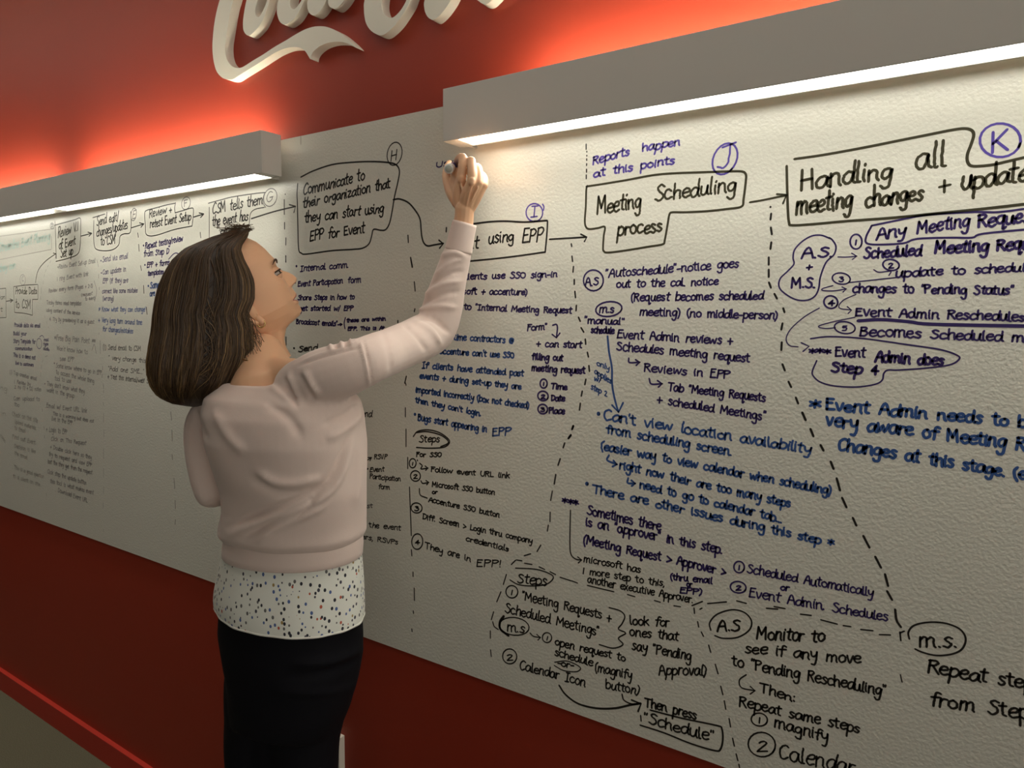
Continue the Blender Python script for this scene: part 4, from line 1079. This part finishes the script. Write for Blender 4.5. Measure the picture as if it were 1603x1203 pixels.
chain([(739, 285, -.126, 8.0), (738.8, 268, -.124, 7.2), (738, 252, -.114, 7.0)])                         # middle
chain([(738, 252, -.114, 6.9), (733, 254, -.094, 6.5), (726, 260, -.078, 6.2), (719, 266, -.068, 5.2)])
chain([(749.5, 287, -.117, 7.6), (750, 274, -.110, 7.0), (748, 263, -.098, 6.6), (741, 263, -.080, 6.2), (731, 269, -.066, 5.2)])   # ring
chain([(757, 291, -.106, 7.2), (758, 281, -.096, 6.4), (754, 274, -.082, 5.8), (746, 274, -.066, 5.4), (738, 277, -.056, 4.6)])     # little
chain([(717, 318, -.108, 10), (708, 303, -.106, 9.5), (702, 289, -.100, 8.0), (699, 275, -.088, 6.8), (701, 262, -.074, 6.2), (703.5, 255.5, -.066, 5.0)])  # thumb
chain([(716, 303, -.108, 9), (712, 289, -.102, 9), (713, 276, -.094, 7.5)]); chain([(722, 292, -.108, 9), (716, 279, -.098, 8), (714, 268, -.088, 6)])                                                     # web
chain([(721, 283, -.1275, 5.2), (722.5, 278, -.1275, 5.2)]); chain([(738.5, 287, -.1305, 5.4), (739, 282, -.1305, 5.2)])     # knuckles
chain([(721.5, 288, -.1285, 1.9), (725, 304, -.1285, 1.9), (727, 322, -.1245, 1.5)])                      # tendons
chain([(738, 291, -.1320, 1.9), (733.5, 306, -.1300, 1.9), (730, 322, -.1245, 1.5)])
chain([(748, 293, -.124, 1.5), (741, 307, -.1235, 1.5), (734, 322, -.120, 1.3)])
hand_me = fuse(HAND, .0013, 4, .5)
# left hand, hanging relaxed in front of the body
HAND = Geo()
dL = (wrL - elbL) / np.linalg.norm(wrL - elbL)
sL = np.cross(dL, ZUP); sL /= np.linalg.norm(sL)
for q, (off, ln) in enumerate(((-.024, .068), (-.008, .078), (.009, .073), (.024, .056))):
    b0, b1 = wrL + sL * off * .5, wrL + dL * .085 + sL * off
    HAND.add(*limb_w([(*b0, .013), (*b1, .0105)]))
    k = b1 + dL * ln * .45 - ZUP * .012
    HAND.add(*limb_w([(*b1, .0095), (*k, .0085), (*(k + dL * ln * .25 - ZUP * .022), .0078), (*(k + dL * ln * .28 - ZUP * .045), .0065)]))
HAND.add(*limb_w([(*(wrL - dL * .05), .021), (*(wrL + dL * .01), .021)]))
HAND.add(*limb_w([(*(wrL + dL * .02 + sL * -.018), .012), (*(wrL + dL * .055 + sL * -.045 - ZUP * .01), .010), (*(wrL + dL * .09 + sL * -.052 - ZUP * .02), .0075)]))
handl_me = fuse(HAND, .002, 3)

# --- head ------------------------------------------------------------
C0 = at(385, 455, -.335)
U1 = mpp(C0) * .985
vd = C0 - CAM
vd[2] = 0; vd /= np.linalg.norm(vd)
hf = np.array([-vd[1], vd[0], 0]) * -1
if hf @ RIGHT < 0: hf = -hf
tw = math.radians(5)
hf = hf * math.cos(tw) + vd * math.sin(tw)
hl = np.cross(hf, ZUP)                      # towards the camera
TI = math.radians(28)
HFv = hf * math.cos(TI) + ZUP * math.sin(TI)
HUv = ZUP * math.cos(TI) - hf * math.sin(TI)
PROF = [(90, 0), (87, 16), (80, 31), (71.3, 41), (60, 50.3), (45.3, 57), (31.7, 60.5), (24.7, 62), (13.5, 60.6), (3.6, 65), (-3.3, 72.5), (-11, 77.8), (-17.5, 79.6), (-22, 76.5), (-24.5, 69),
        (-27, 65.3), (-33, 65.8), (-38.7, 66.6), (-42.5, 65.2), (-45.3, 57.2), (-47.5, 62.6), (-51.5, 63.6), (-55.3, 61.3), (-60.4, 61.8), (-67, 60.8), (-71.5, 55), (-74.5, 44), (-76.5, 33), (-80, 25), (-93, 13.6), (-106, 9), (-122, 9)]
BASE = [(90, 0), (87, 16), (80, 31), (71, 41), (60, 50), (45, 56.5), (31, 59.5), (24, 60), (13, 58), (3, 58), (-11, 59), (-25, 60.5), (-38, 60), (-50, 57.5), (-60, 54), (-67, 50), (-71.5, 45), (-74.5, 38), (-76.5, 31), (-80, 24), (-93, 13.6), (-106, 9), (-122, 9)]
BACK = [(90, 0), (87, 30), (80, 50), (60, 72), (30, 82), (0, 80), (-25, 70), (-50, 58), (-70, 52), (-90, 56), (-122, 62)]
SIDE = [(90, 0), (87, 20), (80, 35), (71, 46), (55, 55), (30, 60), (10, 61), (-10, 60), (-30, 57), (-45, 55), (-58, 49), (-67, 43), (-72, 40), (-77, 38.5), (-90, 37), (-106, 39), (-122, 44)]
SIGM = [(98, 30), (24, 22), (13, 8), (3, 7.5), (-8, 9.5), (-17, 11.5), (-22, 14.5), (-25, 16), (-28, 18), (-33, 20), (-42, 24), (-50, 22), (-58, 19), (-67, 22), (-76, 26), (-122, 40)]


def lerp(tab, u):
    t = np.array(tab[::-1], float)
    return np.interp(u, t[:, 0], t[:, 1])


SKULL = .93
us = np.unique(np.concatenate([np.linspace(89.8, 30, 34), np.linspace(30, -82, 118), np.linspace(-82, -120, 14)]))[::-1]
ths = np.sort(np.concatenate([np.linspace(-.55, .55, 61), np.linspace(.6, 2 * np.pi - .6, 74)]))
HV = []
MOUTH = []
for u in us:
    Fp, Fb, Bk, S, sg = lerp(PROF, u), lerp(BASE, u), lerp(BACK, u), lerp(SIDE, u), lerp(SIGM, u)
    for th_ in ths:
        c, s = math.cos(th_), math.sin(th_)
        n_ = 2.35
        y = S * math.copysign(abs(s) ** (2 / n_), s)
        x = (Fb if c > 0 else Bk) * math.copysign(abs(c) ** (2 / n_), c)
        if c > 0:
            ay = abs(y)
            x += (Fp - Fb) * math.exp(-(y / sg) ** 2)
            x -= 5.5 * math.exp(-((ay - 27) / 12.5) ** 2 - ((u - 6) / 8.5) ** 2)              # eye socket
            x += 2.6 * math.exp(-((ay - 26) / 17) ** 2 - ((u - 22) / 6) ** 2)               # brow
            x += 3.2 * math.exp(-((ay - 40) / 14) ** 2 - ((u + 14) / 11) ** 2)              # cheek bone
            x -= 1.8 * math.exp(-((ay - 24) / 5) ** 2 - ((u + 36) / 9) ** 2)                # fold beside the mouth
            x += 2.6 * math.exp(-((ay - 13) / 4.2) ** 2 - ((u + 20.5) / 4.2) ** 2)            # nostril wing
            x -= 2.2 * math.exp(-((ay - 17.6) / 2.2) ** 2 - ((u + 19) / 4.5) ** 2)
            x -= 2.6 * math.exp(-((ay - 8) / 3.2) ** 2 - ((u + 25.2) / 1.6) ** 2)
            x -= 1.6 * math.exp(-((ay - 22.5) / 3) ** 2 - ((u + 45) / 3) ** 2)
        if -90 < u < -40 and abs(y) > 20 and c < .75:
            pass
        HV.append(C0 + (HFv * x + HUv * u + hl * y) * U1)
        MOUTH.append((u, y, c))
nl, nt_ = len(us), len(ths)
HF_ = []
for i in range(nl - 1):
    for k in range(nt_):
        k2 = (k + 1) % nt_
        HF_.append((i * nt_ + k, (i + 1) * nt_ + k, (i + 1) * nt_ + k2, i * nt_ + k2))
HF_.append(tuple(range(nt_)))
lipf = []
for f in HF_[:-1]:
    u = np.mean([MOUTH[i][0] for i in f]); y = np.mean([MOUTH[i][1] for i in f]); c = MOUTH[f[0]][2]
    hw = 22.5
    top, bot = -36.6 - 6.5 * (abs(y) / hw) ** 2, -53 + 7 * (abs(y) / hw) ** 2
    lipf.append(c > 0 and abs(y) < hw and bot < u < top)


def L2W(f, u, y):
    return C0 + (HFv * f + HUv * u + hl * y) * U1


# lids, ears
extra = Geo()
def sphere_part(cen, r, keep, axf=HFv, axu=HUv, axl=hl, nu=22, nv=28):
    V, Fc = [], []
    for i in range(nu + 1):
        for j in range(nv):
            p = math.pi * i / nu; t = 2 * math.pi * j / nv
            V.append(cen + (axu * math.cos(p) + (axf * math.cos(t) + axl * math.sin(t)) * math.sin(p)) * r)
    for i in range(nu):
        for j in range(nv):
            j2 = (j + 1) % nv
            f = (i * nv + j, (i + 1) * nv + j, (i + 1) * nv + j2, i * nv + j2)
            el_ = 90 - 180 * (i + .5) / nu
            if keep(el_, 360 * (j + .5) / nv):
                Fc.append(f)
    return V, Fc


EYE = Geo(); IRIS = Geo(); BROW = Geo()
for s in (1, -1):
    ec = L2W(46.0, 3.5, 27.5 * s)
    er = 11.8 * U1
    gz = HFv * .90 + HUv * .10 + hl * (.16 * s); gz /= np.linalg.norm(gz)
    gu = np.cross(hl, gz); gu /= np.linalg.norm(gu)
    if gu @ HUv < 0: gu = -gu
    gl = np.cross(gz, gu)
    EYE.add(*sphere_part(ec, er, lambda e, a: True, gz, gu, gl))
    IRIS.add(*sphere_part(ec, er * 1.02, lambda e, a: True, gu, gz, gl, 40, 28)) if False else None
    # iris cap around the gaze axis
    V, Fc = [], []
    for i in range(7):
        for j in range(24):
            p = math.radians(36) * i / 6; t = 2 * math.pi * j / 24
            V.append(ec + (gz * math.cos(p) + (gu * math.cos(t) + gl * math.sin(t)) * math.sin(p)) * er * 1.025)
    for i in range(6):
        for j in range(24):
            Fc.append((i * 24 + j, i * 24 + (j + 1) % 24, (i + 1) * 24 + (j + 1) % 24, (i + 1) * 24 + j))
    IRIS.add(V, Fc)
    extra.add(*sphere_part(ec, er * 1.12, lambda e, a: e > 9, gz, gu, gl, 44, 32))
    extra.add(*sphere_part(ec, er * 1.10, lambda e, a: e < -15, gz, gu, gl, 44, 32))
    for el_, rad in ((9, 1.3), (-14.5, .5)):
        e_ = math.radians(el_)
        pts = [ec + (gu * math.sin(e_) + (gz * math.cos(a) + gl * math.sin(a)) * math.cos(e_)) * er * 1.13 for a in np.linspace(-1.25, 1.25, 15)]
        BROW.add(*tube_geo(np.array(pts), rad * U1, 6))
    pts = [L2W(lerp(BASE, uu) - 22 * ((yy - 10) / 50) ** 2 + 3.4, uu, yy * s) for uu, yy in ((17.5, 10), (20.5, 17), (22.8, 25), (23, 33), (21, 41), (17.5, 48))]
    P_ = smooth_path(np.array(pts), 5)
    BROW.add(*tube_geo(P_, np.interp(np.linspace(0, 1, len(P_)), [0, .3, .7, 1], [.9, 1.6, 1.3, .4]) * U1, 8))
    # ear
    ecn = L2W(-17, -27, 60 * s)
    eu = HUv * .97 - HFv * .22; ef = HFv * .97 + HUv * .22
    ring = [ecn + (ef * (11 * math.cos(t) - 3) * (1 if math.sin(t) > -.3 else .75) + eu * 22 * math.sin(t) + hl * s * (5 + 4 * math.sin(t) - 4 * math.cos(t))) * U1 for t in np.linspace(.2, 2 * np.pi - .5, 28)]
    extra.add(*tube_geo(np.array(ring), 3.6 * U1, 10))
    V, Fc = tube_geo(np.array([ecn - hl * s * 4 * U1, ecn - hl * s * 1 * U1, ecn + hl * s * 3 * U1]), 10 * U1, 16)
    V = [ecn + ef * ((v - ecn) @ ef) * .95 + eu * ((v - ecn) @ eu) * 2.0 + hl * ((v - ecn) @ hl) for v in V]
    extra.add(V, Fc)
    extra.add(*limb_w([(*(ecn - eu * 18 * U1 + ef * 2 * U1), 5.5 * U1), (*(ecn - eu * 26 * U1 + ef * 3 * U1 + hl * s * 2 * U1), 5.2 * U1)]))

skin = Geo()
mats = []
def addmesh(me, mi):
    co = vget(me)
    fc = [tuple(p.vertices) for p in me.polygons]
    skin.add(list(co), fc); mats.extend([mi] * len(fc))
addmesh(body_me, 0); addmesh(hand_me, 0); addmesh(handl_me, 0)
skin.add(HV, HF_); mats.extend([1 if l else 0 for l in lipf] + [0])
skin.add(extra.v, extra.f); mats.extend([0] * len(extra.f))
me = skin.mesh()
me.polygons.foreach_set('material_index', mats)
body = link('body', me, [M_SKIN, M_LIP], person, True)
eyes = link('eyes', EYE.mesh(), M_EYE, person, True)
link('irises', IRIS.mesh(), M_IRIS, eyes, True)
link('eyebrows_and_lashes', BROW.mesh(), M_BROW, person, True)

# earring and necklace
for s in (1, -1):
    ecn = L2W(-11, -53, (64) * s)
    t = np.linspace(0, 2 * np.pi, 25)
    P_ = np.array([ecn + (hf * math.cos(a) * .9 + hl * s * math.cos(a) * .35 + ZUP * math.sin(a)) * .0066 for a in t])
    V, Fc = tube_geo(P_, .0013, 8, False)
    link('earring', pydata(V, Fc), M_GOLD, person, True)
nk = []
for a in np.linspace(0, 2 * np.pi, 49):
    c = at(419, 574, -.352)
    r = 44 * mpp(c)
    nk.append(c + (hf * math.cos(a) + hl * math.sin(a) * .95) * r + ZUP * (-.012 * math.cos(a) + .004))
V, Fc = tube_geo(np.array(nk), .0009, 6, False)
link('necklace', pydata(V, Fc), M_GOLD, person, True)

# --- hair ------------------------------------------------------------
M_HAIR = material('brown_hair', (.05, .03, .016), .42, .45)
nt, NN, LL, bs = nodes(M_HAIR)
at_ = NN.new('ShaderNodeAttribute'); at_.attribute_name = 'tone'
rp = NN.new('ShaderNodeValToRGB')
rp.color_ramp.elements[0].color = (.026, .015, .008, 1); rp.color_ramp.elements[1].color = (.34, .215, .090, 1)
e_ = rp.color_ramp.elements.new(.42); e_.color = (.085, .050, .024, 1)
e_ = rp.color_ramp.elements.new(.70); e_.color = (.17, .105, .046, 1)
LL.new(at_.outputs['Fac'], rp.inputs['Fac']); LL.new(rp.outputs['Color'], bs.inputs['Base Color'])
HB = [(359, 381), (362, 366), (368, 352), (374, 334), (380, 320), (387, 305), (394, 291), (410, 275), (430, 264), (452, 256), (475, 250.5), (495, 247), (517, 246), (542, 241.5), (565, 238.5), (587, 239), (605, 243), (618, 251), (628, 266), (634, 290), (637, 305)]
HFR = [(359, 385), (362, 387), (368, 386), (374, 383), (380, 378), (387, 373), (394, 371), (410, 376), (423, 383), (437, 389), (448, 391), (470, 391), (484, 385), (493, 382), (511, 389), (535, 390), (549, 391), (565, 387), (580, 380), (594, 372), (605, 360), (618, 347), (628, 333), (634, 318), (637, 310)]
HW = [(359, .012), (362, .030), (366, .046), (374, .062), (380, .070), (394, .082), (410, .090), (437, .097), (470, .100), (500, .101), (540, .102), (570, .100), (600, .093), (618, .076), (628, .055), (634, .03), (637, .008)]


def tab(t, v):
    a = np.array(t, float)
    return np.interp(v, a[:, 0], a[:, 1])


def on_midplane(px, py, off=0.0):
    r = FWD + RIGHT * ((px - CX) / F_PX) + UP * ((CY - py) / F_PX)
    return CAM + r * (((C0 - CAM) @ hl + off) / (r @ hl))


def hair_pt(py, phi, k=1.0):
    """point on the hair at photo row py and angle phi round the head (0 = towards the face)"""
    xb, xf, w = tab(HB, py), tab(HFR, py), tab(HW, py)
    xm = (xb + xf) / 2
    c = on_midplane(xm, py, .004 * np.clip((py - 500) / 130, 0, 1))
    a = (xf - xb) / 2 * mpp(c) * .97
    cs, sn = math.cos(phi), math.sin(phi)
    ex = 5.5 if cs > 0 else 2.3
    x = a * math.copysign(abs(cs) ** (2 / ex), cs)
    y = w * math.copysign(abs(sn) ** (2 / ex), sn)
    return c + (hf * x + hl * y) * k


rows = np.concatenate([np.linspace(359.5, 400, 16), np.linspace(404, 610, 50), np.linspace(613, 637, 10)])
phs = np.linspace(0, 2 * np.pi, 96, endpoint=False)


def lock_k(py, phi):
    """relief of the locks: broad waves that swing as they fall and flick in at the ends"""
    q = np.clip((py - 370) / 260, 0, 1)
    sw = phi + .17 * math.sin(q * 6.2 + 3 * math.sin(phi * 2)) * q
    return 1 + q * (.030 * math.sin(sw * 8 + .8) + .024 * math.sin(sw * 15 + 2.1)) + .014 * math.sin(sw * 27) * q - .05 * max(0, q - .86) / .14 * (.5 + .5 * math.sin(sw * 10))


g = Geo()
rings = []
for py in rows:
    rings.append([hair_pt(py, p, .966 * lock_k(py, p)) for p in phs])
V, Fc = grid_geo(rings)
g.add(V, Fc)
tone = [.08] * len(V)
for i in range(4600):
    phi = rng.uniform(.42, 2 * np.pi - .42)
    near_face = phi < 1.15 or phi > 2 * np.pi - 1.15
    lo = rng.uniform(359.8, 378) if rng.random() < .55 else rng.uniform(378, 530)
    hi = rng.uniform(575, 631) if rng.random() < .74 else rng.uniform(480, 600)
    if near_face: hi = min(hi, rng.uniform(490, 592))
    if hi - lo < 50: continue
    ns = 24
    rws = np.linspace(lo, hi, ns)
    k0 = 1 + rng.normal(.0, .011)
    cl = round(phi * 7) / 7
    pull = rng.uniform(.1, .7)
    wa, wph, wf = rng.uniform(0, .085), rng.uniform(0, 6.28), rng.uniform(3, 7)
    fly = rng.uniform(.0, .035) if rng.random() < .10 else 0
    P_ = []
    for j, py in enumerate(rws):
        q = j / (ns - 1)
        ph = phi + (cl - phi) * pull * q ** 1.6 + wa * q * math.sin(wf * q + wph)
        if np.cos(ph) > .88: ph = math.copysign(math.acos(.88), math.sin(ph))
        P_.append(hair_pt(py, ph, k0 * lock_k(py, ph) + fly * q ** 2))
    r0 = rng.uniform(.0005, .0013)
    V, Fc = tube_geo(np.array(P_), r0 * np.interp(np.linspace(0, 1, ns), [0, .12, .8, 1], [.4, 1, .85, .1]), 4)
    g.add(V, Fc)
    lock = max(0, math.sin(cl * 17.3 + 1)) ** 2
    rim_light = math.exp(-((phi - math.pi) / .55) ** 2)  # painted backlight: strands along the back of the head get a lighter tone
    front = math.exp(-((phi - .85) / .30) ** 2)
    tv = rng.beta(1.4, 2.8) * .82 + .16 * lock + .30 * rim_light + .24 * front * rng.random() + (.15 if fly else 0)
    tone += [float(np.clip(tv * (.72 + .5 * (t_ // 4) / ns), 0, 1)) for t_ in range(len(V))]
# short wisps at the crown and loose ends round the neck
for i in range(95):
    if i < 60:
        b = hair_pt(rng.uniform(360, 368), rng.uniform(0, 6.28), .9)
        P_ = [b + (ZUP * (.004 + .006 * rng.random()) + hf * rng.normal(0, .007)) * t + hl * rng.normal(0, .001) for t in np.linspace(0, 1.4, 8)]
    else:
        s0 = hair_pt(rng.uniform(470, 540), rng.uniform(.75, 1.2), .99)
        e0 = s0 + np.array([0, 0, -1]) * rng.uniform(.05, .10) + hf * rng.uniform(-.005, .035) + hl * rng.normal(0, .01)
        P_ = [s0 * (1 - t) + e0 * t + hf * .005 * math.sin(t * 3.1) * rng.uniform(-1, 1) for t in np.linspace(0, 1, 10)]
    V, Fc = tube_geo(np.array(P_), .0005, 4)
    g.add(V, Fc)
    tone += [.45] * len(V)
me = g.mesh()
at_a = me.attributes.new('tone', 'FLOAT', 'POINT')
at_a.data.foreach_set('value', tone)
hair = link('hair', me, M_HAIR, person, True)
tag(hair, 'shoulder length brown hair with lighter strands and a back edge painted lighter as if backlit')

# ------------------------------------------------------------------ marker in her hand
tipP, endP = at(719, 256, -.001), at(702.3, 264.5, -.128)
ax = (endP - tipP); LEN = np.linalg.norm(ax); ax /= LEN
marker = empty('marker', tuple(tipP), 'white dry erase marker held in the raised hand', 'marker')
R_M = 7.6 * mpp(endP)
M_MARK = material('white_plastic', (.88, .88, .86), .3, .5)
M_MARKP = material('purple_print', (.07, .045, .20), .4, .4)
def seg(name, a, b, ra, rb, mat, par, n=28):
    a0, b0 = tipP + ax * LEN * a, tipP + ax * LEN * b
    P_ = np.linspace(a0, b0, 6)
    R_ = np.linspace(ra, rb, 6)
    P_ = np.vstack([P_, P_[-1] + ax * .0006]); R_ = np.append(R_, rb * .90)
    V, Fc = tube_geo(P_, R_, n)
    return link(name, pydata(V, Fc), mat, par, True)
brl = seg('barrel', .22, .86, R_M * .93, R_M * .93, M_MARK, marker)
seg('print_band', .60, .80, R_M * .94, R_M * .94, M_MARKP, brl)
seg('shoulder', .08, .22, R_M * .5, R_M * .88, M_MARK, marker)
seg('felt_tip', .0, .08, R_M * .22, R_M * .30, INK['v'], marker)
cap = seg('end_plug', .86, .992, R_M * .98, R_M * .98, M_MARK, marker)
seg('end_disc', .985, 1.0, R_M * .72, R_M * .72, material('grey_green_plastic', (.50, .54, .48), .4, .4), cap)

# ------------------------------------------------------------------ small white box on the wall behind the legs
wb0 = at(533.5, 1165, -.012); wb1 = at(533.5, 1203, -.012)
x1 = at(530.5, 1200, -.016)[0]
zt = at(534, 1160, -.016)[2]
wbx = empty('wall_box', (x1 - .035, 0, zt - .11), 'white box on the red wall showing just right of the dark trousers', 'wall box')
link('box_body', box_mesh(x1 - .070, x1, -.014, BOARD_T, zt - .115, zt, .001), M_LETTER, wbx)
link('cover_plate', box_mesh(x1 - .068, x1 - .002, -.016, -.014, zt - .113, zt - .002, .0006), material('grey_plate', (.30, .30, .28), .5, .3), wbx)
